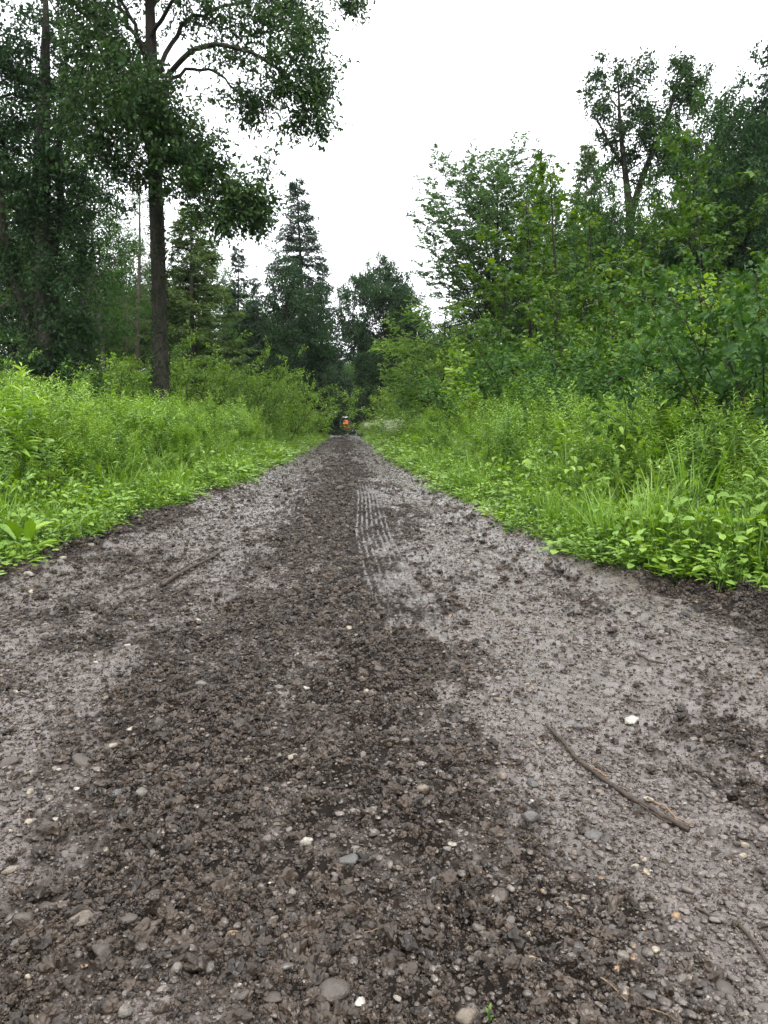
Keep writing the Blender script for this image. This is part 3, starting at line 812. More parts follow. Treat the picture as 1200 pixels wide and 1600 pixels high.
# ================================================================== TREES
def deep(px, py, Y, base):
    return at_depth(px, py, Y) - base
def ivy(pl, pts, rad, n, size, y_hi=1.0, thick=0.12):
    r = pl.r
    pts = np.asarray(pts)
    f = r.uniform(0, y_hi, n) * (len(pts) - 1); i = np.minimum(f.astype(int), len(pts) - 2)
    c = pts[i] + (pts[i + 1] - pts[i]) * (f - i)[:, None]
    rr = np.interp(f, np.arange(len(pts)), rad) + np.abs(r.normal(0, thick, n))
    a = r.uniform(0, 6.283, n)
    o = np.stack([np.cos(a), np.sin(a), 0 * a], -1)
    P = c + o * rr[:, None]
    A = unit(np.array([0, 0, -0.8]) + r.normal(0, 0.5, (n, 3)) + o * 0.3)
    N = unit(o + np.array([0, 0, 0.4]) + r.normal(0, 0.35, (n, 3)))
    return P, A, N, size * np.exp(r.normal(0, 0.25, n)), np.full(n, 0.85), np.clip(r.normal(0.45, 0.2, n), 0, 1)
def ivy_mesh(name, data):
    P, A, N, L, W, ti = [np.concatenate(x) for x in zip(*data)]
    V, T = leaf_geo(P, A, N, L, W, 'diamond')
    return tri_mesh(name, V, T, M['ivy_leaf'], np.repeat(ti, 4))

# ---- the big oak with the ivy-clad trunk: its limbs follow the photograph
def big_oak():
    Y = 23.0
    base = at_depth(252, 667, Y); base[2] = 0.0
    pl = Plant(11)
    D = lambda px, py, dy=0.0: deep(px, py, Y + dy, base)
    tr = np.array([[0, 0, -0.15], D(252, 640), D(251, 560), D(249, 470), D(246, 370), D(242, 270), D(239, 190), D(237, 100), D(234, 0), D(231, -110, .3), D(228, -220, .5), D(230, -320, .3)])
    rad = np.array([0.29, 0.245, 0.225, 0.215, 0.21, 0.2, 0.19, 0.17, 0.13, 0.09, 0.06, 0.03])
    pl.wood['trunk'] = [tube(tr, rad, 12)]
    limbs = [
        ([(262, 118, 0), (300, 76, -.6), (345, 65, -1.0), (395, 82, -1.4), (440, 110, -1.6), (466, 150, -1.7), (484, 195, -1.8)], .11),
        ([(262, 128, 0), (295, 110, .3), (330, 108, .6), (360, 130, .8), (382, 155, 1.0), (405, 182, 1.1)], .075),
        ([(250, 112, 0), (268, 60, .3), (300, 26, .5), (350, 14, .9), (420, -8, 1.2), (490, -30, 1.5), (535, -14, 1.6)], .1),
        ([(228, 100, 0), (212, 45, -.5), (190, 0, -.9), (160, -60, -1.3), (140, -120, -1.6)], .1),
        ([(230, 90, 0), (200, 30, .6), (160, -10, 1.0), (110, -40, 1.5)], .09),
        ([(240, 232, 0), (215, 205, -.5), (188, 175, -1.1), (150, 160, -1.6)], .07),
        ([(245, 245, 0), (290, 252, -.5), (340, 268, -1.0), (388, 300, -1.3), (418, 330, -1.5)], .07),
        ([(244, 262, 0), (270, 285, -.9), (305, 312, -1.5), (345, 345, -2.0)], .06),
        ([(238, 200, 0), (240, 175, -1.5), (250, 165, -3.0)], .08),
        ([(238, 180, 0), (225, 150, 1.6), (210, 130, 3.4)], .08),
        ([(236, 60, 0), (265, 10, -1.4), (310, -50, -2.8), (350, -100, -4.0)], .09),
        ([(236, 30, 0), (270, -40, 1.6), (320, -110, 2.8)], .08),
        ([(234, 0, 0), (280, -70, 0), (340, -120, .3), (410, -150, .5)], .08),
        ([(232, -40, 0), (190, -110, .5), (140, -170, .8)], .08),
        ([(231, -110, 0), (270, -190, -1), (300, -250, -2)], .06),
        ([(230, -150, 0), (190, -230, 1), (170, -280, 2)], .06),
    ]
    for k, (lp, r0) in enumerate(limbs):
        P = np.array([D(*q) for q in lp])
        tt = np.linspace(0, len(P) - 1, len(P) * 3)
        Q = np.stack([np.interp(tt, np.arange(len(P)), P[:, c]) for c in range(3)], 1)
        Q[1:-1] = (Q[:-2] + 2 * Q[1:-1] + Q[2:]) / 4 + pl.r.normal(0, 0.035, Q[1:-1].shape)
        pl.wood['limb:%d' % k] = [tube(Q, np.linspace(r0 * .72, r0 * .18, len(Q)), 7)]
        L = float(np.sum(np.linalg.norm(np.diff(Q, axis=0), axis=1)))
        off = k >= 12
        pl.dress(Q, L * 0.5, r0 * .5, 0, 1, 1.5 if not off else 1.3, 'branches', 0.2, -0.02, 9, 0.55, (0.5, 1.2), 0.62, 0.3)
    S = Y / F
    blobs = [  # x, y, depth, half width, half height (px), twigs
        (185, 150, -1, 55, 45, 110), (150, 215, -1.2, 45, 50, 80), (225, 190, -2, 55, 50, 130), (275, 225, -1.6, 50, 50, 100),
        (130, 105, 0, 40, 40, 60), (200, 262, -.5, 44, 34, 56), (235, 150, -2.5, 40, 34, 50), (160, 70, -1, 50, 36, 60),
        (320, 275, -1.2, 48, 36, 90), (372, 310, -1.5, 45, 34, 90), (405, 345, -1.5, 22, 22, 26), (345, 345, -1.8, 30, 24, 46), (300, 240, -1, 40, 35, 60),
        (420, 30, -.5, 60, 34, 60), (480, 70, -1.4, 42, 45, 50), (470, 25, .6, 45, 36, 38), (445, 125, -1.6, 50, 32, 62), (400, 165, .5, 38, 26, 40), (495, 130, -1.6, 28, 34, 40),
        (505, 195, -1.8, 16, 26, 20), (470, 185, -1.6, 22, 22, 20), (360, 35, .3, 50, 26, 26), (300, 15, 0, 50, 30, 26), (340, 150, .8, 34, 20, 8),
        (548, 8, 1.6, 22, 12, 16), (420, 250, -1.2, 14, 20, 8), (390, 335, 1, 24, 34, 26), (330, 85, -1, 30, 18, 8),
        (110, 170, .4, 45, 50, 46), (205, 70, 1.5, 50, 40, 36), (240, -40, 0, 90, 40, 80), (150, -60, -1, 90, 50, 100),
        (330, -70, 0, 90, 50, 110), (250, -140, 0, 110, 60, 120), (420, -90, .5, 60, 50, 50), (240, -240, 0, 80, 50, 80), (130, 20, 1, 50, 40, 60),
    ]
    for x, y, dy, hw, hh, n in blobs:
        pl.blob(D(x, y, dy), (hw * S, min(hw, 60) * S * 1.1, hh * S), int(n * 1.15), 0.5)
    pl.leaves(19, 0.108, 0.75, 0.3, 0.1, 0.7, 0.4, 0.06)
    pl.twig_wood(0.009)
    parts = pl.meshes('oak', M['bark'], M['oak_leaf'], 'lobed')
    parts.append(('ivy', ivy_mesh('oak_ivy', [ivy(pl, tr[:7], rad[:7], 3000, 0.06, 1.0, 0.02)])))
    place(parts, 'oak_tree', 'tall oak with an ivy-clad trunk and branches reaching over the road', 'tree', base)
big_oak()

# ---- the dark double-trunked tree at the edge of the photograph
def ivy_tree():
    Y = 25.5
    base = at_depth(82, 667, Y); base[2] = 0
    pl = Plant(12)
    D = lambda px, py, dy=0.0: deep(px, py, Y + dy, base)
    S = Y / F
    t1 = np.array([[0, 0, -.1], D(80, 600), D(74, 500), D(68, 400), D(64, 300), D(66, 200), D(70, 110), D(72, 30), D(70, -60)])
    r1 = np.array([.5, .45, .4, .3, .26, .22, .16, .1, .04])
    t2 = np.array([D(74, 560), D(48, 510), D(24, 440), D(6, 370), D(-6, 290), D(-10, 200), D(-14, 100), D(-10, 10)])
    r2 = np.array([.22, .2, .18, .16, .14, .12, .08, .04])
    t3 = np.array([D(78, 420), D(96, 330, .4), D(92, 240, .6), D(96, 150, .8), D(104, 70, .8)])
    r3 = np.array([.14, .12, .1, .07, .03])
    pl.wood['trunk'] = [tube(t1, r1, 10), tube(t2, r2, 8), tube(t3, r3, 7)]
    for tr, a, b, n in ((t1, 3, 8, 12), (t2, 3, 7, 9), (t3, 1, 4, 7)):
        for k in range(n):
            p, d = pl.at(tr[a:b + 1], (k + .5) / n)
            az = pl.r.uniform(0, 6.28)
            pl.limb(p, (math.cos(az), math.sin(az), .35), pl.r.uniform(1.5, 3.2), .05, 0, 1, 1.6, 'branches', .16, .02, 8, .5)
    for x, y, dy, hw, hh, n in [(95, 565, -.4, 40, 36, 80), (110, 500, -.6, 40, 40, 60), (85, 440, -.6, 40, 40, 44), (115, 430, -.3, 40, 36, 50), (50, 570, -.3, 34, 26, 40),
                                (25, 410, 0, 36, 36, 36), (125, 380, 0, 40, 36, 50), (50, 350, 0, 44, 34, 50), (30, 290, -.5, 45, 40, 70), (110, 310, 0, 40, 45, 56), (70, 260, -.5, 50, 40, 70),
                                (20, 200, 0, 45, 45, 70), (90, 190, 0, 45, 40, 60), (45, 130, 0, 50, 45, 80), (105, 110, 0, 40, 35, 44), (15, 90, 0, 40, 35, 60), (70, 60, 0, 45, 30, 44), (40, 30, .5, 40, 24, 26), (130, 520, 0, 26, 36, 50)]:
        pl.blob(D(x, y, dy), (hw * S, hw * S, hh * S), n, .5)
    pl.leaves(15, 0.115, .65, .3, .09, .7, .4, .04)
    pl.twig_wood(.008)
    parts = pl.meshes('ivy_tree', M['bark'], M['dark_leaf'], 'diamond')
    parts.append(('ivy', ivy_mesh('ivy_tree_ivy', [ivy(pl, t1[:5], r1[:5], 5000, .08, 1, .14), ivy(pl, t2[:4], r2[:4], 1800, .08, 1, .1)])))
    place(parts, 'broadleaf_tree', 'dark ivy-smothered tree with one stem leaning out, beside the tall oak', 'tree', base)
ivy_tree()

# ---- the open two-stemmed oak standing above the maples
def open_oak():
    Y = 34.0
    base = at_depth(985, 667, Y); base[2] = 0
    pl = Plant(13)
    D = lambda px, py, dy=0.0: deep(px, py, Y + dy, base)
    S = Y / F
    t1 = np.array([[0, 0, -.1], D(985, 560), D(984, 460), D(985, 380), D(984, 330), D(978, 280), D(972, 230), D(968, 180), D(966, 130)])
    r1 = np.array([.26, .24, .22, .2, .18, .13, .1, .07, .03])
    t2 = np.array([D(985, 345), D(996, 300), D(1012, 255), D(1030, 215), D(1050, 160), D(1060, 110)])
    r2 = np.array([.16, .15, .12, .1, .07, .03])
    t3 = np.array([D(975, 260), D(955, 230), D(940, 200), D(928, 180)])
    pl.wood['trunk'] = [tube(t1, r1, 9), tube(t2, r2, 8)]
    pl.wood['limb:1'] = [tube(t3, np.array([.08, .06, .045, .02]), 6)]
    for tr, a, n in ((t1, 4, 8), (t2, 1, 8)):
        for k in range(n):
            p, d = pl.at(tr[a:], (k + .4) / n)
            az = pl.r.uniform(0, 6.28)
            pl.limb(p, (math.cos(az), math.sin(az), .5), pl.r.uniform(1.0, 2.0), .04, 0, 1, 1.5, 'branches', .16, .02, 5, .4)
    for x, y, dy, hw, hh, n in [(940, 170, 0, 26, 20, 40), (975, 125, 0, 30, 26, 60), (1000, 170, .5, 30, 24, 54), (965, 205, 0, 26, 22, 36), (1005, 215, -.5, 30, 20, 40), (1045, 200, 0, 30, 28, 60),
                                (1060, 140, 0, 24, 30, 60), (1062, 100, 0, 14, 16, 24), (1085, 165, .5, 22, 26, 44), (1085, 130, 0, 16, 20, 24), (955, 250, 0, 16, 20, 20), (1040, 250, 0, 30, 24, 46), (985, 245, .5, 18, 16, 18), (1012, 105, 0, 16, 14, 18), (1060, 240, 0, 30, 30, 50), (1000, 400, 0, 34, 40, 60), (960, 390, 0, 30, 40, 50)]:
        pl.blob(D(x, y, dy), (hw * S, hw * S, hh * S), n, .5)
    pl.leaves(17, .13, .62, .25, .1, .7, .4, .05)
    pl.twig_wood(.009)
    place(pl.meshes('open_oak', M['bark'], M['oak_leaf'], 'diamond'), 'oak_tree', 'tall open-crowned oak forking in two stems above the maple thicket', 'tree', base)
open_oak()

# ---- kinds of trees built once and copied
def broadleaf(seed, H, cb, Rr, mat, nl=24, lps=17, size=.12, bark='bark', tr=.22, twn=6, clumps=62):
    pl = Plant(seed)
    tk = pl.path((0, 0, -.1), (0, 0, 1), H * .86, 12, .05, .1)
    pl.add('trunk', tk, tr, .03, 8, .9)
    for k in range(nl):
        t = cb + (1 - cb) * (k + pl.r.uniform(0, .8)) / nl
        p, d = pl.at(tk, min(t, .985))
        az = k * 2.4 + pl.r.uniform(-.5, .5)
        u = (t - cb) / (1 - cb)
        L = Rr * (0.45 + 1.1 * math.sin(min(1, u * 1.1 + .22) * 2.75)) * .75 * pl.r.uniform(.65, 1.2)
        el = .15 + 1.0 * u
        pl.limb(p, (math.cos(az) * math.cos(el), math.sin(az) * math.cos(el), math.sin(el)), max(L, .8), tr * .32 * (1.1 - .6 * u), 0, 1, 1.9, 'branches', .14, .03, twn, .55)
    cz = H * (cb + 1) / 2
    for k in range(clumps):
        q = pl.r.normal(0, 1, 3); q = q / (np.sum(np.abs(q) ** 2.7) ** (1 / 2.7)) * pl.r.uniform(.45, .98)
        b = pl.r.uniform(.5, 1.1)
        pl.blob(q * np.array([Rr, Rr, H * (1 - cb) / 2 - .4]) * np.array([1 - .3 * max(q[2], 0)] * 2 + [1]) + np.array([0, 0, cz]), (b, b, b * .7), int(20 * b), .55)
    pl.leaves(lps, size, .62, .25, .11, .8, .4, .07)
    return pl.meshes('broadleaf', M[bark], M[mat], 'diamond')
def spruce(seed, H, Rr, mat='needle', droop=.35, wh=.38, gap=.12, cb=.12, needle=.13, bark='bark', tw_n=15):
    pl = Plant(seed)
    tk = pl.path((0, 0, -.1), (0, 0, 1), H, 14, .012, .1)
    pl.add('trunk', tk, H * .013, .012, 7)
    z = H * cb
    while z < H * .985:
        u = (z / H - cb) / (1 - cb)
        for k in range(int(pl.r.integers(4, 7))):
            if pl.r.random() < gap: continue
            az = pl.r.uniform(0, 6.28)
            L = Rr * ((1 - u) ** .8 + .04) * pl.r.uniform(.6, 1.15)
            d = np.array([math.cos(az), math.sin(az), .25 * u - droop * (1 - u) * .6])
            p, _ = pl.at(tk, min(z / H, .99))
            n = max(3, int(L / .35))
            pts = [p + np.array([0, 0, pl.r.uniform(-.1, .1)])]
            for i in range(n):
                d = unit(d + np.array([0, 0, -droop * .22 + .16 * (i / n)]) + pl.r.normal(0, .05, 3))
                pts.append(pts[-1] + d * L / n)
            pts = np.array(pts)
            pl.add('branches', pts, .012 + .012 * (1 - u), .004, 3)
            m = max(3, int(L * tw_n / 2))
            for i in range(m):
                t = .12 + .88 * (i + pl.r.random()) / m
                q, dd = pl.at(pts, min(t, .99))
                s = unit(np.cross(dd, [0, 0, 1])) * (1 if i % 2 else -1)
                tl = (.22 + .35 * (1 - t)) * pl.r.uniform(.6, 1.2) * (.5 + .5 * min(1, L))
                pl.twig(q, q + unit(s * .8 + dd * .6 + np.array([0, 0, -droop - pl.r.uniform(0, .35)])) * tl)
            pl.twig(pts[-2], pts[-1] + d * .1)
        z += wh * pl.r.uniform(.7, 1.2) * (1.1 - .5 * u)
    pl.leaves(11, needle * 1.15, .36, .25, .04, .7, 1.0, .05, t_lo=0.0)
    return pl.meshes('spruce', M[bark], M[mat], 'diamond')
def hornbeam(seed, H, Rr):
    pl = Plant(seed)
    tk = pl.path((0, 0, -.1), (0, 0, 1), H * .86, 12, .05, .1)
    pl.add('trunk', tk, .2, .03, 8)
    for k in range(54):
        el = -.7 + 2.1 * ((k + pl.r.random()) / 54)
        az = k * 2.4 + pl.r.uniform(-.4, .4)
        ce, se = math.cos(el), math.sin(el); g = (abs(ce) ** 2.6 + abs(se) ** 2.6) ** (1 / 2.6)
        rr = pl.r.uniform(.78, 1.06)
        tgt = np.array([math.cos(az) * ce / g * Rr * rr, math.sin(az) * ce / g * Rr * rr, H * (.74 + .26 * rr * se / g)])
        p, d = pl.at(tk, .38 + .42 * ((k + pl.r.random()) / 54))
        L = float(np.linalg.norm(tgt - p)); n = int(L / .4) + 3
        tt = np.linspace(0, 1, n)[:, None]
        pts = p + (tgt - p) * tt + np.array([0, 0, .07 * L]) * np.sin(tt * np.pi) + np.cumsum(pl.r.normal(0, .035, (n, 3)), 0) * tt
        u = max(0.0, el) / 1.5
        pl.add('branches', pts, .04 * (1.1 - .5 * u), .006, 4)
        m = int(L * 3.0)
        for i in range(m):
            tt = .2 + .8 * (i + pl.r.random()) / m
            q, dd = pl.at(pts, min(tt, .99))
            s = unit(np.cross(dd, [0, 0, 1])) * (1 if i % 2 else -1)
            l1 = (.5 + .9 * (1 - tt)) * pl.r.uniform(.6, 1.2)
            d1 = unit(dd * .8 + s * .7 + pl.r.normal(0, .3, 3))
            e = q + d1 * l1
            pl.add('branches', np.array([q, q + d1 * l1 * .5, e - np.array([0, 0, .06])]), .01, .004, 3)
            for j in range(int(4 + l1 * 5)):
                v = pl.r.uniform(.1, 1)
                a = q + d1 * l1 * v
                s2 = unit(np.cross(d1, [0, 0, 1])) * (1 if j % 2 else -1)
                pl.twig(a, a + unit(d1 * .9 + s2 * .7 + np.array([0, 0, -.12 + pl.r.normal(0, .15)])) * pl.r.uniform(.2, .45))
    pl.leaves(10, .12, .55, .15, .05, .9, .6, .04, flat=True)
    return pl.meshes('hornbeam', M['bark'], M['feather_leaf'], 'diamond')
def maple(seed, H, size=.115, lim=1.0, mat='maple_leaf'):
    pl = Plant(seed)
    tk = pl.path((0, 0, -.1), (0, 0, 1), H, 14, .03, .08)
    pl.add('trunk', tk, .012 * H * .75, .008, 6)
    n = int(H * 2.3)
    for k in range(n):
        t = .1 + .9 * k / n
        p, d = pl.at(tk, min(t, .985)); az = k * 1.62 + pl.r.uniform(-.3, .3)
        for sgn in (0, math.pi):
            if pl.r.random() < .12: continue
            L = H * .26 * lim * (1.15 - .85 * t ** 1.5) * pl.r.uniform(.55, 1.2)
            el = .35 + .55 * t
            b = pl.path(p, (math.cos(az + sgn) * math.cos(el), math.sin(az + sgn) * math.cos(el), math.sin(el)), L, 5, .09, .0)
            pl.add('branches', b, .012, .004, 3)
            m = max(6, int(L * 11))
            for j in range(m):
                tt = .25 + .75 * (j + pl.r.random()) / m
                q, dd = pl.at(b, min(tt, .99))
                s = unit(np.cross(dd, [0, 0, 1])) * (1 if j % 2 else -1)
                pl.twig(q, q + unit(s * .8 + dd * .7 + np.array([0, 0, .15])) * pl.r.uniform(.15, .45))
    pl.leaves(8, size, .95, .3, .05, 1.4, .55, .1, t_lo=.3)
    return pl.meshes('maple', M['bark'], M[mat], 'maple')
def acacia(seed, H, Rr):
    pl = Plant(seed)
    tk = pl.path((0, 0, -.1), (.1, 0, 1), H * .9, 9, .07, .08)
    pl.add('trunk', tk, .07, .012, 6)
    for k in range(30):
        t = .18 + .82 * (k + pl.r.random()) / 30
        p, d = pl.at(tk, min(t, .985)); az = k * 2.4
        L = Rr * (1.1 - .5 * t) * pl.r.uniform(.6, 1.2)
        b = pl.path(p, (math.cos(az), math.sin(az), .45), L, 6, .1, -.03)
        pl.add('branches', b, .02, .005, 4)
        for j in range(int(L * 15)):
            q, dd = pl.at(b, pl.r.uniform(.2, .99))
            s = pl.side_dir(dd, 1.0)
            d1 = unit(s + dd * .5 + np.array([0, 0, -.05]))
            e = q + d1 * pl.r.uniform(.28, .45) + np.array([0, 0, -.08])
            pl.twig(q, e)
    pl.leaves(20, .08, .5, .15, .012, .9, .4, .05, flat=True, sd=.15)
    return pl.meshes('acacia', M['bark'], M['acacia_leaf'], 'diamond')
def shrub(seed, H, Rr, mat='shrub_leaf', size=.075, stems=16, lps=12, shape='oval', w=.55, twn=8):
    pl = Plant(seed)
    for k in range(stems):
        az = k * 2.4 + pl.r.uniform(-.3, .3); lean = pl.r.uniform(.05, .75)
        L = H * pl.r.uniform(.65, 1.1)
        p0 = np.array([math.cos(az), math.sin(az), 0]) * pl.r.uniform(0, Rr * .3)
        n = 7; d = np.array([math.cos(az) * lean, math.sin(az) * lean, 1.0])
        pts = pl.path(p0, d, L, n, .09, -.035)
        pl.add('stems', pts, .016, .004, 4)
        for j in range(int(L * 3.6)):
            t = pl.r.uniform(.18, 1)
            q, dd = pl.at(pts, min(t, .99))
            d2 = pl.side_dir(dd, pl.r.uniform(.5, 1.1)); l2 = pl.r.uniform(.3, .8) * Rr * .5
            b = pl.path(q, d2, l2, 3, .12, .02)
            pl.add('stems', b, .006, .003, 3)
            for m in range(twn // 2):
                q2, d3 = pl.at(b, pl.r.uniform(.3, .99))
                pl.twig(q2, q2 + pl.side_dir(d3, .8) * pl.r.uniform(.12, .3))
    pl.leaves(lps, size, w, .2, .05, .9, .5, .1)
    return pl.meshes('shrub', M['bark'], M[mat], shape, 'foliage')

K = {
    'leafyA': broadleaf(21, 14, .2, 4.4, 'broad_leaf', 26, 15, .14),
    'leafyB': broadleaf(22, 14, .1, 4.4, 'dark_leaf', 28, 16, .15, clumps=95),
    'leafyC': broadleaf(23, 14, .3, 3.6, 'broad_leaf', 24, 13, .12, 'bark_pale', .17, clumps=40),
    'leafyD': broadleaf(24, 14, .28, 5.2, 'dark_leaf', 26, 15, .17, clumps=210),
    'spruceA': spruce(31, 18, 3.0, 'needle', .35, .34, .06, .1),
    'spruceB': spruce(32, 15, 2.7, 'needle', .25, .42, .1, .06),
    'larch': spruce(33, 18, 2.3, 'pale_needle', .2, .55, .3, .35, .1, 'bark_pale', 10),
    'larchB': spruce(34, 14, 2.6, 'pale_needle', .15, .36, .1, .12, .15, 'bark_pale', 15),
    'hornbeam': hornbeam(41, 15, 4.0),
    'mapleA': maple(51, 7.5), 'mapleB': maple(52, 7.0, .11, 1.15), 'mapleC': maple(53, 5.0, .1, 1.3),
    'acacia': acacia(61, 6.0, 2.3),
    'shrubA': shrub(71, 3.4, 2.0), 'shrubB': shrub(72, 2.6, 1.8, 'shrub_leaf', .07, 18), 'shrubC': shrub(73, 2.4, 1.6, 'broad_leaf', .07, 16, 13),
}
HT = {'leafyD': 14, 'leafyA': 14, 'leafyB': 14, 'leafyC': 14, 'spruceA': 18, 'spruceB': 15, 'larch': 18, 'larchB': 14, 'hornbeam': 15, 'mapleA': 7.6,
      'mapleB': 7.1, 'mapleC': 5.1, 'acacia': 6.0, 'shrubA': 3.3, 'shrubB': 2.6, 'shrubC': 2.4}
def stand(kind, name, px, Y, top, label, cat='tree', wide=1.0, group=None, rz=None):
    p = at_depth(px, 667, Y)
    s = height_at(px, top, Y) / HT[kind]
    return place(K[kind], name, label, cat, (p[0], p[1], -0.02), RNG.uniform(0, 6.28) if rz is None else rz, (s * wide, s * wide, s), group)

# left of the road
stand('larch', 'conifer_tree', 166, 48, 215, 'thin pale conifer with a bare stem between the dark ivy tree and the oak', wide=.9)
stand('larch', 'conifer_tree', 216, 41, 225, 'slender sparse conifer rising just beside the oak trunk', wide=.95)
stand('larchB', 'conifer_tree', 303, 38, 315, 'feathery light green conifer on the road side of the oak trunk', wide=1.65)
stand('leafyC', 'broadleaf_tree', 318, 43, 335, 'light green leafy tree grown into the feathery conifer beside the oak trunk', wide=.6)
stand('leafyC', 'broadleaf_tree', 195, 50, 330, 'thin leafy tree seen through the gap between the oak and the dark ivy tree', wide=.7)
stand('spruceB', 'spruce_tree', 372, 52, 385, 'narrow spruce between the feathery conifer and the dark spruces', wide=1.15)
stand('spruceA', 'spruce_tree', 478, 60, 270, 'tall pointed spruce standing highest beside the road', wide=1.3)
stand('leafyB', 'broadleaf_tree', 447, 54, 398, 'dark round-topped tree leaning against the tall pointed spruce', wide=.85)
stand('spruceB', 'spruce_tree', 408, 50, 432, 'low dark spruce in front of the round-topped dark tree', wide=.95)
stand('spruceB', 'spruce_tree', 500, 66, 400, 'dark spruce closing the road side below the tall pointed one', wide=1.05)
stand('leafyC', 'broadleaf_tree', -55, 27, 60, 'dark leafy tree cut off by the photograph edge behind the leaning stem', wide=.95)
stand('leafyC', 'broadleaf_tree', 128, 36, 190, 'open leafy tree half hidden behind the dark ivy tree', wide=.8)
stand('leafyC', 'broadleaf_tree', 345, 62, 420, 'small leafy tree seen in the gap behind the narrow spruce')
for k, (px, Y, top) in enumerate([(20, 46, 360), (95, 52, 330), (140, 60, 400), (190, 56, 420), (240, 64, 430), (275, 56, 450), (320, 70, 470), (395, 72, 470), (430, 80, 480), (-40, 50, 250), (-120, 40, 200), (60, 70, 400), (160, 78, 430), (205, 86, 440), (355, 90, 490)]):
    stand(['leafyB', 'leafyC', 'spruceB', 'leafyA'][k % 4], 'background_tree', px, Y, top, 'one of the dim trees filling the forest behind the oak', group='dim trees behind the oak', wide=1.1)
# right of the road
stand('hornbeam', 'hornbeam_tree', 752, 38, 232, 'feathery grey-green hornbeam with drooping sprays hanging toward the road')
stand('acacia', 'acacia_tree', 705, 28, 448, 'pale feathery acacia leaning out over the verge below the hornbeam', wide=1.15)
stand('acacia', 'acacia_tree', 668, 36, 488, 'smaller pale acacia nearest the road behind the leaning one', wide=1.1)
stand('larchB', 'conifer_tree', 905, 52, 222, 'pale misty conifer showing its top between hornbeam and open oak', wide=.9)
stand('mapleA', 'maple_tree', 880, 20, 255, 'tall pointed young maple in front of the pale misty conifer', wide=1.2)
stand('mapleB', 'maple_tree', 826, 24, 300, 'young maple just before the hornbeam trunk', wide=1.25)
stand('spruceA', 'spruce_tree', 1205, 29, 10, 'dark spruce cut off by the photograph edge, highest of that side', wide=1.35)
stand('larch', 'conifer_tree', 1165, 50, 112, 'pale spire of a distant conifer beside the dark edge spruce', wide=.9)
stand('leafyB', 'broadleaf_tree', 1135, 27, 165, 'dark leafy tree between the open oak and the edge spruce', wide=.85)
stand('mapleB', 'maple_tree', 1062, 25, 190, 'tall bushy maple under the right stem of the open oak', wide=1.05)
stand('leafyA', 'broadleaf_tree', 1082, 31, 170, 'leafy tree closing in against the right stem of the open oak', wide=.75)
stand('leafyC', 'broadleaf_tree', 1005, 29, 300, 'leafy tree hiding the lower stems of the open oak', wide=.8)
stand('leafyA', 'broadleaf_tree', 935, 30, 285, 'leafy tree between the pointed maple and the open oak', wide=.75)
stand('leafyB', 'broadleaf_tree', 1175, 31, 140, 'dark leafy tree standing against the edge spruce', wide=.85)
stand('mapleA', 'maple_tree', 935, 24, 330, 'maple filling the gap between the pointed maple and the open oak', wide=1.15)
stand('mapleB', 'maple_tree', 1005, 17, 355, 'maple right in front of the open oak stems', wide=1.05)
stand('mapleA', 'maple_tree', 1100, 16, 305, 'maple with hanging leaves below the dark leafy tree', wide=1.1)
stand('mapleB', 'maple_tree', 1190, 12, 345, 'yellow-green maple at the photograph edge above the big-leaved shrub', wide=1.1)
stand('mapleC', 'maple_tree', 955, 15.5, 440, 'low maple in the thicket front below the open oak', wide=1.05)
stand('mapleC', 'maple_tree', 860, 18, 445, 'low maple in the thicket front below the pointed maple', wide=1.1)
stand('mapleC', 'maple_tree', 785, 23, 440, 'low maple in the thicket front beside the leaning acacia', wide=1.1)
stand('mapleC', 'maple_tree', 1055, 13.5, 430, 'low maple in the thicket front nearest the big-leaved shrub', wide=1.05)
stand('leafyA', 'broadleaf_tree', 845, 42, 275, 'leafy tree behind the thicket joining onto the hornbeam', wide=.75)
for k, (px, Y, top) in enumerate([(760, 50, 430), (820, 52, 400), (930, 45, 350), (1010, 48, 330), (1080, 42, 300), (1150, 38, 260), (1240, 40, 200), (720, 60, 480), (960, 32, 420), (1120, 32, 330), (1280, 30, 200), (890, 60, 360), (1200, 55, 240), (690, 75, 520), (1020, 25, 440)]):
    stand(['leafyB', 'leafyA', 'leafyB', 'leafyC'][k % 4], 'background_tree', px, Y, top, 'one of the dim trees filling the forest behind the maple thicket', group='dim trees behind the maples', wide=1.0)
# the far end of the road
stand('leafyD', 'broadleaf_tree', 592, 76, 412, 'dark round tree closing the view above the far road', wide=.8)
stand('leafyB', 'broadleaf_tree', 632, 88, 475, 'dark tree on the shoulder of the round one at the far road', wide=.7)
stand('leafyA', 'broadleaf_tree', 655, 60, 560, 'small leafy tree beside the acacia at the far verge', wide=.9)
far = np.random.default_rng(5)
for k in range(64):
    Y = 92 + 105 * (k / 64.0) + far.uniform(-2, 2)
    X = (3.6 + (far.random() ** 1.5) * 13) * (1 if k % 2 else -1)
    if Y > 160: X = far.uniform(-12, 12)
    if Y < 142 and abs(X) < 7: X = math.copysign(6.6 + far.random(), X)
    h = far.uniform(13.5, 17.5) * (0.8 if Y < 110 else 1)
    s = h / 14
    place(K[['leafyB', 'leafyA', 'leafyB', 'leafyC'][k % 4]], 'background_tree', 'one of the dark trees roofing over the far end of the road', 'tree',
          (X, Y, 0), far.uniform(0, 6.28), (s * 1.1, s * 1.1, s), 'dark trees at the far end of the road')

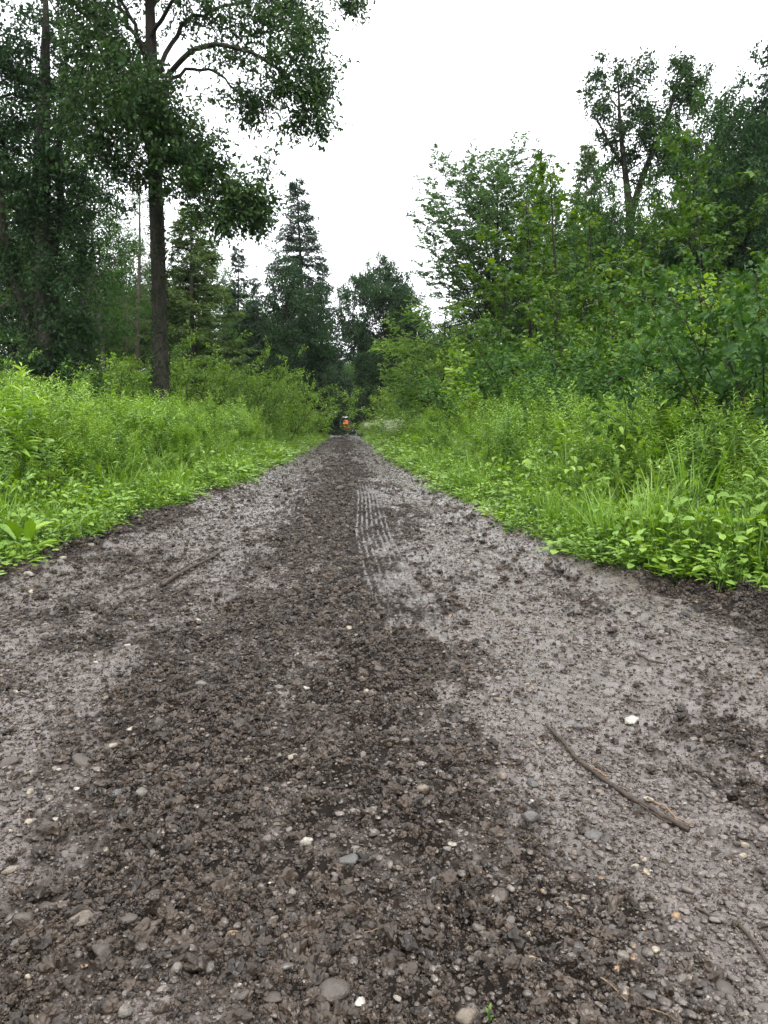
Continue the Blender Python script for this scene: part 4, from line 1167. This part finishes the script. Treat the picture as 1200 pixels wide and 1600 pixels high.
# ---- shrubs
def bush(kind, px, Y, top, label, wide=1.0, group=None):
    return stand(kind, 'shrub', px, Y, top, label, 'shrub', wide, group)
bush('shrubA', 318, 27, 540, 'bright rounded shrub just past the oak trunk', 1.0)
bush('shrubA', 428, 31, 556, 'tall arching shrub leaning over the road edge', .75)
bush('shrubB', 452, 36, 598, 'grey-green shrub at the outer tip of the arching one, nearest the road', .9)
bush('shrubB', 385, 27, 585, 'low spreading shrub between the rounded and the arching shrubs', 1.1)
bush('shrubB', 180, 23, 570, 'low shrub between the oak trunk and the dark ivy tree', 1.2)
bush('shrubA', 5, 19, 562, 'light shrub at the photograph edge before the leaning stem', .8)
bush('shrubB', 285, 31, 560, 'shrub half hidden behind the oak trunk foot', 1.1)
bush('shrubC', 130, 27, 565, 'darker shrub at the foot of the dark ivy tree', 1.2)
bush('shrubA', 745, 24, 545, 'shrub below the leaning acacia, at the back of the weeds', .9)
bush('shrubC', 815, 19, 555, 'shrub at the back of the weeds below the young maple', 1.1)
bush('shrubC', 900, 15.5, 545, 'shrub at the back of the weeds with glossy leaves below the low maples', 1.15)
bush('shrubC', 985, 13.5, 535, 'shrub at the back of the weeds, midway along the thicket front', 1.2)
bush('shrubC', 1060, 12, 525, 'shrub at the back of the weeds next to the big-leaved one', 1.2)
bush('shrubB', 652, 46, 605, 'low grey shrub at the far verge before the acacias', 1.3)
bush('shrubB', 616, 62, 618, 'lowest small shrub far along the verge', 1.3)
for k, (px, Y, top) in enumerate([(60, 33, 570), (0, 30, 560), (230, 38, 575), (330, 40, 580), (420, 44, 590), (-60, 28, 540), (440, 52, 600), (100, 42, 575), (200, 31, 580), (370, 50, 590)]):
    bush(['shrubB', 'shrubC'][k % 2], px, Y, top, 'one of the shadowed shrubs under the trees behind the weeds', 1.5, 'shadowed shrubs behind the oak')
for k, (px, Y, top) in enumerate([(720, 34, 560), (780, 28, 540), (850, 23, 530), (930, 19, 510), (1020, 16, 500), (1110, 14, 490), (960, 23, 500), (1080, 19, 470), (1180, 15, 480), (880, 28, 520), (1140, 21, 460), (690, 44, 580)]):
    bush(['shrubC', 'shrubB'][k % 2], px, Y, top, 'one of the shadowed shrubs inside the maple thicket', 1.4, 'shadowed shrubs in the maple thicket')
for k in range(26):
    Y = 150 + 45 * k / 26; X = far.uniform(-14, 14)
    if abs(X) < 3 and Y < 172: X = math.copysign(3.5, X)
    s_ = far.uniform(1.5, 2.4)
    place(K[['shrubB', 'shrubC'][k % 2]], 'shrub', 'one of the dark bushes closing the far end of the road', 'shrub', (X, Y, 0), far.uniform(0, 6), (s_ * 1.3, s_ * 1.3, s_), 'dark bushes at the far end of the road')
for k in range(14):
    X, Y = -7 + k + far.uniform(-.3, .3), 176 + far.uniform(0, 12)
    s_ = far.uniform(1.7, 2.4)
    place(K[['shrubB', 'shrubC'][k % 2]], 'shrub', 'one of the dark bushes closing the far end of the road', 'shrub', (X, Y, 0), far.uniform(0, 6), (s_ * 1.2, s_ * 1.2, s_), 'dark bushes at the far end of the road')
near = shrub(75, 2.3, 1.5, 'broad_leaf', .075, 17, 12, 'oval', .6, 8)
p = at_depth(1200, 667, 6.6)
place(near, 'shrub', 'big-leaved light green shrub rising at the photograph edge beside the road', 'shrub', (p[0] + .2, p[1], 0), .4, (.95, .95, .92))
p = at_depth(1150, 667, 9.6)
place(near, 'shrub', 'big-leaved shrub standing just behind the one at the photograph edge', 'shrub', (p[0], p[1], 0), 2.2, (1.05, 1.05, 1.0))

# ================================================================== WEEDS OF THE VERGES
def spread_mesh(name, P, A, N, L, W, ti, shape, mat, stems=()):
    V, T = leaf_geo(np.array(P), np.array(A), np.array(N), np.array(L), np.array(W), shape)
    tint = np.repeat(np.array(ti), len(LEAF[shape][0]))
    parts = [(V, T)]
    for sv, stt in stems:
        parts.append((sv, stt)); tint = np.concatenate([tint, np.full(len(sv), .0)])
    V, T = join(parts)
    return tri_mesh(name, V, T, mat, tint)
def tall_herb(seed, H, n, size, w, mat='weed_leaf', side=3, whorl=1, umbels=False):
    r = np.random.default_rng(seed); pl = Plant(seed)
    P, A, N, L, W, ti, st = [], [], [], [], [], [], []
    stems = [(pl.path((0, 0, 0), (0, 0, 1), H, 7, .05, .03), H, .008, n)]
    for k in range(side):
        q, d = pl.at(stems[0][0], r.uniform(.3, .75))
        l = H * r.uniform(.22, .45)
        stems.append((pl.path(q, pl.side_dir(d, .6), l, 4, .08, .12), l, .003, int(n * .4)))
    for pts, l, rad, m in stems:
        st.append(tube(pts, np.linspace(rad, rad * .4, len(pts)), 4))
        for k in range(m):
            t = .12 + .88 * (k + r.random()) / m
            q, d = pl.at(pts, min(t, .995))
            a = k * 2.4 + r.uniform(-.4, .4)
            el = r.uniform(-.1, .5) + .5 * t * t
            P.append(q); A.append([math.cos(a) * math.cos(el), math.sin(a) * math.cos(el), math.sin(el)])
            N.append([-math.cos(a) * math.sin(el) + r.normal(0, .25), -math.sin(a) * math.sin(el) + r.normal(0, .25), math.cos(el) + .2])
            L.append(size * (1.1 - .55 * t ** 3) * math.exp(r.normal(0, .2))); W.append(w * r.uniform(.8, 1.2)); ti.append(np.clip(.15 + .5 * t + r.normal(0, .15), 0, 1))  # tint darkens down the stem: shade between the weeds put into the leaf colour
    return spread_mesh('weed', P, A, N, L, W, ti, 'lance', M[mat], st)
def grass_tuft(seed, H, n, spread=.08):
    r = np.random.default_rng(seed); Vs, Ts, ti = [], [], []
    o = 0
    for k in range(n):
        a = r.uniform(0, 6.28); l = H * r.uniform(.55, 1.1); b = np.array([math.cos(a), math.sin(a), 0]); sd = np.array([-math.sin(a), math.cos(a), 0])
        p = np.array([r.normal(0, spread), r.normal(0, spread), 0]); bend = r.uniform(.1, .75); w = r.uniform(.004, .009)
        for i in range(5):
            t = i / 4
            c = p + b * l * bend * t * t * .8 + np.array([0, 0, l * (t - .35 * bend * t * t)])
            ww = w * (1 - t) ** .6 + .0008
            Vs += [c - sd * ww, c + sd * ww]; ti += [np.clip(.3 + .4 * t + r.normal(0, .1), 0, 1)] * 2
            if i: Ts += [(o + 2 * i - 2, o + 2 * i - 1, o + 2 * i + 1), (o + 2 * i - 2, o + 2 * i + 1, o + 2 * i)]
        o += 10
    return tri_mesh('grass', np.array(Vs), np.array(Ts), M['grass_blade'], np.array(ti))
def rosette(seed, H, n, size, w, spread=.09, up=(.15, .9), mat='low_leaf', shape='oval'):
    r = np.random.default_rng(seed)
    P, A, N, L, W, ti, st = [], [], [], [], [], [], []
    for k in range(n):
        a = k * 2.4 + r.uniform(-.5, .5); h = H * r.uniform(.15, 1)
        b = np.array([r.normal(0, spread * .5), r.normal(0, spread * .5), 0])
        e = b + np.array([math.cos(a) * spread * r.uniform(.3, 1.3), math.sin(a) * spread * r.uniform(.3, 1.3), h])
        el = r.uniform(*up) - .3
        st.append(tube(np.array([b, (b + e) / 2 + [0, 0, h * .1], e]), [.002, .0018, .0015], 3, False))
        P.append(e); A.append([math.cos(a) * math.cos(el), math.sin(a) * math.cos(el), math.sin(el)])
        N.append([-math.cos(a) * math.sin(el) + r.normal(0, .25), -math.sin(a) * math.sin(el) + r.normal(0, .25), math.cos(el) + .3])
        L.append(size * math.exp(r.normal(0, .25))); W.append(w * r.uniform(.85, 1.15)); ti.append(np.clip(.5 + r.normal(0, .16), 0, 1))
    return spread_mesh('weed', P, A, N, L, W, ti, shape, M[mat], st)
def umbel_herb(seed, H):
    r = np.random.default_rng(seed); pl = Plant(seed)
    P, A, N, L, W, ti = [], [], [], [], [], []
    pts = pl.path((0, 0, 0), (0, 0, 1), H, 6, .05, .03); st = [tube(pts, np.linspace(.005, .003, len(pts)), 4)]
    heads = [pts[-1]]
    for k in range(5):
        q, d = pl.at(pts, r.uniform(.5, .9)); e = q + pl.side_dir(d, .7) * H * .22 + [0, 0, H * .08]; heads.append(e)
        st.append(tube(np.array([q, e]), [.003, .002], 3))
    for h in heads:
        for j in range(40):
            a = r.uniform(0, 6.28); rr = .045 * r.random() ** .5
            P.append(h + [math.cos(a) * rr, math.sin(a) * rr, .015 + r.normal(0, .012)]); A.append([math.cos(a), math.sin(a), r.normal(0, .3)]); N.append([r.normal(0, .3), r.normal(0, .3), 1])
            L.append(.014); W.append(.9); ti.append(r.random())
    V, T = leaf_geo(np.array(P), np.array(A), np.array(N), np.array(L), np.array(W), 'diamond')
    me = tri_mesh('weed', V, T, M['umbel'], np.repeat(np.array(ti), 4))
    return me
herbs = [tall_herb(201, 1.25, 62, .1, .25), tall_herb(202, 1.15, 58, .09, .28), tall_herb(203, 1.35, 74, .09, .23), tall_herb(204, 1.0, 50, .08, .42),
         tall_herb(205, 1.1, 44, .08, .5, 'low_leaf'), tall_herb(206, 1.2, 66, .105, .2), tall_herb(207, 1.45, 70, .075, .22, side=5)]
grasses = [grass_tuft(211, .75, 26), grass_tuft(212, .6, 22), grass_tuft(213, .9, 20, .05)]
lows = [rosette(221, .2, 18, .06, .8), rosette(222, .28, 22, .055, .75, .11), rosette(223, .12, 12, .065, .85, .07), rosette(224, .34, 24, .07, .6, .1), rosette(225, .1, 14, .05, .9, .08),
        rosette(226, .1, 16, .13, .3, .06, (.4, 1.3), 'weed_leaf', 'lance'), rosette(227, .22, 22, .09, .75, .12, (.1, .9), 'low_leaf', 'lobed'), rosette(228, .3, 30, .055, .5, .1, (.2, 1.2), 'weed_leaf', 'lance'), grass_tuft(229, .28, 16, .05)]
umb = [umbel_herb(231, 1.1), umbel_herb(232, .95)]

def verge(side, n, kind):
    """places along one verge; o is the distance from the road edge"""
    r = np.random.default_rng(300 + side + 7 * len(kind))
    if kind == 'low': y = 2.2 * (70 / 2.2) ** r.random(n); o = np.abs(r.normal(0, .42 if side < 0 else .6, n)) - .22
    elif kind == 'grass': y = 2.5 * (80 / 2.5) ** r.random(n); o = -.02 + np.abs(r.normal(0, 1.1, n))
    else: y = 2.3 + 118 * r.random(n) ** 2.1; o = .12 + 7.2 * r.random(n) ** 1.35
    e = edge_left(y) if side < 0 else edge_right(y)
    x = e + side * o
    keep = (np.abs(x + .05 * y) < .58 * y + 2.5)
    if kind == 'grass': keep &= fbm(x * .9, y * .7, 480 + side, 3) > .53
    if kind == 'low': keep &= (r.random(len(x)) < .1 + 1.3 * sstep(.35, .6, fbm(x * 2.5, y * 1.8, 470 + side, 3)) * (.12 + .88 * sstep(-.1, .3, o)))
    deepk = (o < 4.2) | (y < 40)
    keep &= deepk
    return x[keep], y[keep], o[keep], r
def grow(side, kind, n, src, label, name, cat, hmin=.35):
    x, y, o, r = verge(side, n, kind)
    n = len(x)
    tall = .62 + .74 * fbm(x * .6, y * .4, 400 + side, 4)
    if kind == 'tall':
        h = np.clip(.26 + .78 * sstep(.1, 1.3, o), 0, 1) * tall * (.98 if side < 0 else .97)
        h = h * r.uniform(.75, 1.15, n) * (1 + .1 * sstep(30, 70, y))
        h = h * np.interp(y, [2.5, 5, 9, 14], [.66, .78, .95, 1.02])
        wd = h * np.clip(1 + (y - 20) / 70, 1, 1.6) * r.uniform(.9, 1.25, n)
    elif kind == 'grass':
        h = r.uniform(.6, 1.25, n) * np.clip(.5 + .4 * o, .5, 1.1); wd = h * 1.1
    else:
        pt = fbm(x * 1.6, y * 1.2, 440 + side, 3)
        h = r.uniform(.5, 1.6, n) * np.clip(.5 + 1.1 * o, .45, 1.8) * (.5 + pt); wd = r.uniform(.55, 1.25, n) * (.55 + .8 * pt) * np.clip(.75 + .4 * o, .7, 1.2) * np.clip(y / 9, 1, 2)
    z = np.where((x > -3.1) & (x < 2.9), np.maximum(road_z(x, y, False) - .01, -.02), 0.0)
    rot = np.stack([r.normal(0, .13, n), r.normal(0, .13, n), r.uniform(0, 6.28, n)], -1)
    ob = scatter(name, src, np.stack([x, y, z], -1), rot, np.stack([wd, wd, h], -1), r.integers(0, len(src), n))
    tag(ob, label, cat, kind='stuff')
    return n
cnt = 0
for side, where in ((-1, 'below the oak'), (1, 'before the maple thicket')):
    cnt += grow(side, 'tall', 11000, herbs, 'dense bright green tall weeds on the verge ' + where, 'tall_weeds', 'weeds')
    cnt += grow(side, 'low', 9000, lows, 'low broad-leaved ground cover creeping onto the road edge ' + where, 'ground_cover', 'ground cover')
    cnt += grow(side, 'grass', 1300, grasses, 'long grass standing among the weeds ' + where, 'long_grass', 'grass')
r = np.random.default_rng(77)
n = 150
y = r.uniform(26, 85, n); x = edge_right(y) + .3 + 1.6 * r.random(n)
sc = r.uniform(.85, 1.25, n)
ob = scatter('white_umbels', umb, np.stack([x, y, 0 * x], -1), np.stack([r.normal(0, .1, n), r.normal(0, .1, n), r.uniform(0, 6, n)], -1), np.stack([sc * 1.4, sc * 1.4, sc], -1), r.integers(0, 2, n))
tag(ob, 'cream flower heads along the far verge before the acacias', 'flowers', kind='stuff')
print('weeds', cnt)

# single plants one can point at
def herb_thing(me, name, label, cat, loc, rz, sc, part='foliage'):
    e = empty(name, loc, rz, sc); tag(e, label, cat)
    link(part, me, e)
    return e
p = on_ground(92, 800); p = at_depth(32, 667, 7.2)
herb_thing(tall_herb(240, 1.45, 70, .17, .2, side=2), 'tall_weed', 'single tall weed rising above the others at the photograph edge', 'weed', (p[0], p[1], 0), .3, (1, 1, 1))
dock = rosette(241, .2, 9, .2, .38, .05, (.8, 1.4))
for px, py, s, lab in [(240, 792, 1.0, 'broad-leaved dock at the road edge below the oak, nearest the forked stick'), (285, 775, 1.0, 'broad-leaved dock next along the edge toward the far road'),
                       (40, 880, .9, 'broad-leaved dock above the white stones at the road edge'), (1020, 880, .8, 'broad-leaved dock beside the dead brown leaf'), (1150, 905, .85, 'broad-leaved dock nearest the big-leaved shrub')]:
    p = on_ground(px, py)
    herb_thing(dock, 'dock_plant', lab, 'plant', (p[0], p[1], 0), RNG.uniform(0, 6), (s, s, s), 'leaves')
for px, py, s, lab in [(1075, 865, 1.0, 'tall tuft of grass among the low leaves near the dead brown leaf'), (1150, 850, .9, 'tall tuft of grass under the big-leaved shrub')]:
    p = on_ground(px, py)
    herb_thing(grass_tuft(int(px), .95, 34, .07), 'grass_tuft', lab, 'grass', (p[0], p[1], 0), 0, (s, s, s), 'blades')
p = on_ground(765, 1588)
sp = herb_thing(rosette(250, .017, 4, .009, .5, .004, (.7, 1.4), 'shrub_leaf'), 'sprout', 'tiny green sprout at the near edge of the road', 'sprout', (p[0], p[1], float(road_z(p[:1], p[1:2])[0]) - .003), 0, (1, 1, 1), 'leaves')
def dead_leaf(px, py, h, label, s):
    p = on_ground(px, py); r = np.random.default_rng(int(px))
    n = 7; V = []; T = []
    for i in range(n):
        t = i / (n - 1); w = math.sin(math.pi * (t * .9 + .05)) * .4
        for q in (-1, 0, 1):
            V.append((s * (t - .5), s * w * q, s * (.18 * abs(q) + .2 * t * t + r.normal(0, .03))))
    for i in range(n - 1):
        for q in (0, 1):
            a = i * 3 + q; T.append((a, a + 1, a + 4, a + 3))
    o = link('dead_leaf', tri_mesh('dead_leaf', np.array(V), np.array(T), M['dead_leaf'], smooth=True))
    o.location = (p[0], p[1], h); o.rotation_euler = (.5, .3, r.uniform(0, 6))
    md = o.modifiers.new('thick', 'SOLIDIFY'); md.thickness = .0015
    tag(o, label, 'leaf')
dead_leaf(1118, 893, .06, 'curled orange-brown dead leaf lying in the low green leaves', .13)
dead_leaf(158, 832, .05, 'small orange-brown dead leaf at the road edge below the oak', .09)

# fibres, straw and leaf scraps trodden into the mud
def fibre(seed, mat, bend):
    r = np.random.default_rng(seed)
    t = np.linspace(-.5, .5, 6)
    P = np.stack([t, bend * t * t + r.normal(0, .03, 6), .02 + np.abs(r.normal(0, .03, 6))], 1)
    V, T = tube(P, np.full(6, .022), 3)
    return tri_mesh('fibre', V, T, mat)
def scrap(seed, mat):
    r = np.random.default_rng(seed)
    V, T = leaf_geo(np.array([[-.5, 0, .04]]), np.array([[1., 0, .1]]), np.array([[.1, .2, 1.]]), np.array([1.]), np.array([.6]), 'lobed')
    return tri_mesh('scrap', V + r.normal(0, .05, V.shape), T, mat)
lm = [fibre(1, M['torn_wood'], .3), fibre(2, M['twig_bark'], -.4), fibre(3, M['bark_pale'], .5), fibre(4, M['torn_wood'], -.2), scrap(5, M['bark_pale']), scrap(6, M['twig_bark'])]
x, y = road_points(9000, 0.8, 22, 1.6, lambda x, y: np.clip(.16 + .8 * sstep(.5, .1, np.minimum(np.abs(x - edge_left(y)), np.abs(x - edge_right(y)))), 0, 1))
n = len(x); pk = RNG.integers(0, 6, n)
size = RNG.uniform(.018, .05, n) * np.where(pk >= 4, .7, 1.0) * np.clip((y / 3) ** .4, .8, 2)
o = scatter('litter', lm, np.stack([x, y, road_z(x, y) + .006], -1), np.stack([RNG.normal(0, .15, n), RNG.normal(0, .15, n), RNG.uniform(0, 6.28, n)], -1), np.stack([size] * 3, -1), pk, road)
tag(o, kind='stuff')

# ================================================================== TRACTOR
def prim(name, mat, parent, build, bevel=0.0):
    bm = bmesh.new(); build(bm)
    if bevel: bmesh.ops.bevel(bm, geom=bm.edges[:], offset=bevel, segments=2, affect='EDGES', profile=.6)
    me = bpy.data.meshes.new(name); bm.to_mesh(me); bm.free(); me.materials.append(mat)
    return link(name, me, parent)
def box(bm, c, s, taper=1.0):
    r = bmesh.ops.create_cube(bm, size=1.0)
    for v in r['verts']:
        k = taper if v.co.z > 0 else 1.0
        v.co = Vector((c[0] + v.co.x * s[0] * k, c[1] + v.co.y * s[1] * k, c[2] + v.co.z * s[2]))
def cyl(bm, c, rad, h, axis='X', seg=28, r2=None):
    r = bmesh.ops.create_cone(bm, cap_ends=True, segments=seg, radius1=rad, radius2=rad if r2 is None else r2, depth=h)
    mt = Matrix.Rotation(math.pi / 2, 4, 'Y') if axis == 'X' else (Matrix.Rotation(math.pi / 2, 4, 'X') if axis == 'Y' else Matrix())
    for v in r['verts']: v.co = mt @ v.co + Vector(c)
def paint(name, c, rough=.4, metal=0.0, emit=None):
    return rough_mat(name, tuple(x * .85 for x in c), c, 6, rough, .05, 60, .5, metal=metal)
TP = {'red': paint('red_paint', (.5, .03, .02)), 'black': paint('black_rubber', (.015, .015, .016), .8), 'dark': paint('dark_steel', (.03, .03, .032), .5),
      'white': paint('pale_roof', (.6, .62, .6)), 'orange': paint('orange_board', (1.0, .26, .08), .5), 'steel': paint('steel', (.35, .35, .36), .35, .6), 'lamp': paint('red_lamp', (.7, .03, .02), .2), 'green': paint('green_canister', (.02, .2, .14), .4)}
mg, t = new_mat('cab_glass')
gl = nd(t, 'ShaderNodeBsdfPrincipled', i_Roughness=.06); gl.inputs['Base Color'].default_value = (.015, .018, .018, 1); gl.inputs['Alpha'].default_value = .75
out = nd(t, 'ShaderNodeOutputMaterial'); t.links.new(gl.outputs[0], out.inputs[0])
pt = at_depth(540, 667, 138)
TR = empty('tractor', (pt[0], pt[1], -.02)); tag(TR, 'red tractor with an orange warning board driving away far down the road', 'tractor')
prim('body', TP['red'], TR, lambda b: (box(b, (0, 1.7, 1.15), (.62, 1.9, .6)), box(b, (0, .2, .85), (.7, 1.4, .45))), .04)
for sx in (-1, 1):
    w = prim('rear_wheel', TP['black'], TR, lambda b: cyl(b, (sx * .78, 0, .72), .72, .4, 'X'), .05)
    prim('rim', TP['white'], w, lambda b: cyl(b, (sx * .985, 0, .72), .38, .03, 'X'))
    for k in range(16):
        a = k * math.pi / 8
        def lug(b, a=a):
            box(b, (0, 0, 0), (.4, .09, .06))
            for v in b.verts: v.co = Matrix.Translation((sx * .78, math.sin(a) * .735, .735 + math.cos(a) * .735 - .015)) @ Matrix.Rotation(-a, 4, 'X') @ v.co
        prim('lug', TP['black'], w, lug)
    w2 = prim('front_wheel', TP['black'], TR, lambda b: cyl(b, (sx * .68, 2.3, .48), .48, .28, 'X'), .04)
    prim('fender', TP['dark'], TR, lambda b: (box(b, (sx * .78, -.05, 1.5), (.46, 1.1, .06)), box(b, (sx * .78, -.62, 1.3), (.46, .06, .4))), .015)
    prim('tail_lamp', TP['lamp'], TR, lambda b: box(b, (sx * .78, -.68, 1.38), (.18, .05, .1)), .01)
    prim('mirror', TP['dark'], TR, lambda b: (box(b, (sx * .92, .75, 2.05), (.16, .05, .26)), box(b, (sx * .75, .75, 2.15), (.3, .03, .03))), .008)
    for yy in (-.5, .75):
        prim('cab_post', TP['dark'], TR, lambda b: box(b, (sx * .6, yy, 1.95), (.09, .09, 1.2)), .015)
prim('cab_floor', TP['dark'], TR, lambda b: box(b, (0, .1, 1.33), (1.25, 1.3, .14)), .02)
for nm, c, s in (('rear_window', (0, -.5, 1.98), (1.1, .02, 1.05)), ('windscreen', (0, .75, 1.98), (1.1, .02, 1.05)), ('side_window', (-.6, .12, 1.98), (.02, 1.14, 1.05)), ('side_window', (.6, .12, 1.98), (.02, 1.14, 1.05))):
    prim(nm, mg, TR, lambda b: box(b, c, s))
rf = prim('roof', TP['white'], TR, lambda b: box(b, (0, .1, 2.62), (1.35, 1.5, .2), .88), .04)
prim('seat', TP['black'], TR, lambda b: (box(b, (0, -.1, 1.55), (.5, .5, .15)), box(b, (0, -.35, 1.9), (.48, .12, .6))), .03)
def board(b):
    pts = [(-.42, -.32)] + [(.42 * math.cos(a), .02 + .36 * math.sin(a)) for a in np.linspace(math.pi, 0, 13)] + [(.42, -.32)]
    vs = [b.verts.new((x * 1.1, -.86, 1.78 + z * 1.15)) for x, z in pts]
    f = b.faces.new(vs)
    g = bmesh.ops.extrude_face_region(b, geom=[f])
    for v in g['geom']:
        if isinstance(v, bmesh.types.BMVert): v.co.y += .05
    bmesh.ops.recalc_face_normals(b, faces=b.faces[:])
prim('warning_board', TP['orange'], TR, board)
prim('linkage', TP['dark'], TR, lambda b: (box(b, (-.3, -.75, .62), (.08, .7, .08)), box(b, (.3, -.75, .62), (.08, .7, .08)), box(b, (0, -.84, 1.3), (.08, .06, .5))), .01)
imp = prim('implement', TP['red'], TR, lambda b: (box(b, (0, -1.2, .66), (1.5, .3, .16)), box(b, (0, -1.15, .9), (.6, .12, .3))), .03)
for sx in (-1, 1):
    prim('side_plate', TP['dark'], imp, lambda b: box(b, (sx * .76, -1.2, .48), (.05, .6, .5)), .01)
prim('roller', TP['dark'], imp, lambda b: cyl(b, (0, -1.42, .25), .12, 1.45, 'X'))
prim('canister', TP['green'], TR, lambda b: (box(b, (-.95, -.1, 1.75), (.2, .3, .45)), box(b, (-.95, -.1, 2.02), (.1, .1, .08))), .03)


# ================================================================== HAZE
bm = bmesh.new(); bmesh.ops.create_cube(bm, size=1.0)
me = bpy.data.meshes.new('haze'); bm.to_mesh(me); bm.free()
hz = link('haze', me); hz.location = (0, 0, 14.0); hz.scale = (1900, 1900, 32.0)
m, t = new_mat('haze')
pv = nd(t, 'ShaderNodeVolumePrincipled', i_Density=0.00015, i_Anisotropy=0.2)
pv.inputs['Color'].default_value = (0.93, 0.97, 1.0, 1)
out = nd(t, 'ShaderNodeOutputMaterial'); t.links.new(pv.outputs[0], out.inputs['Volume'])
me.materials.append(m)
tag(hz, 'thin damp air paling the distant trees', 'haze', kind='stuff')
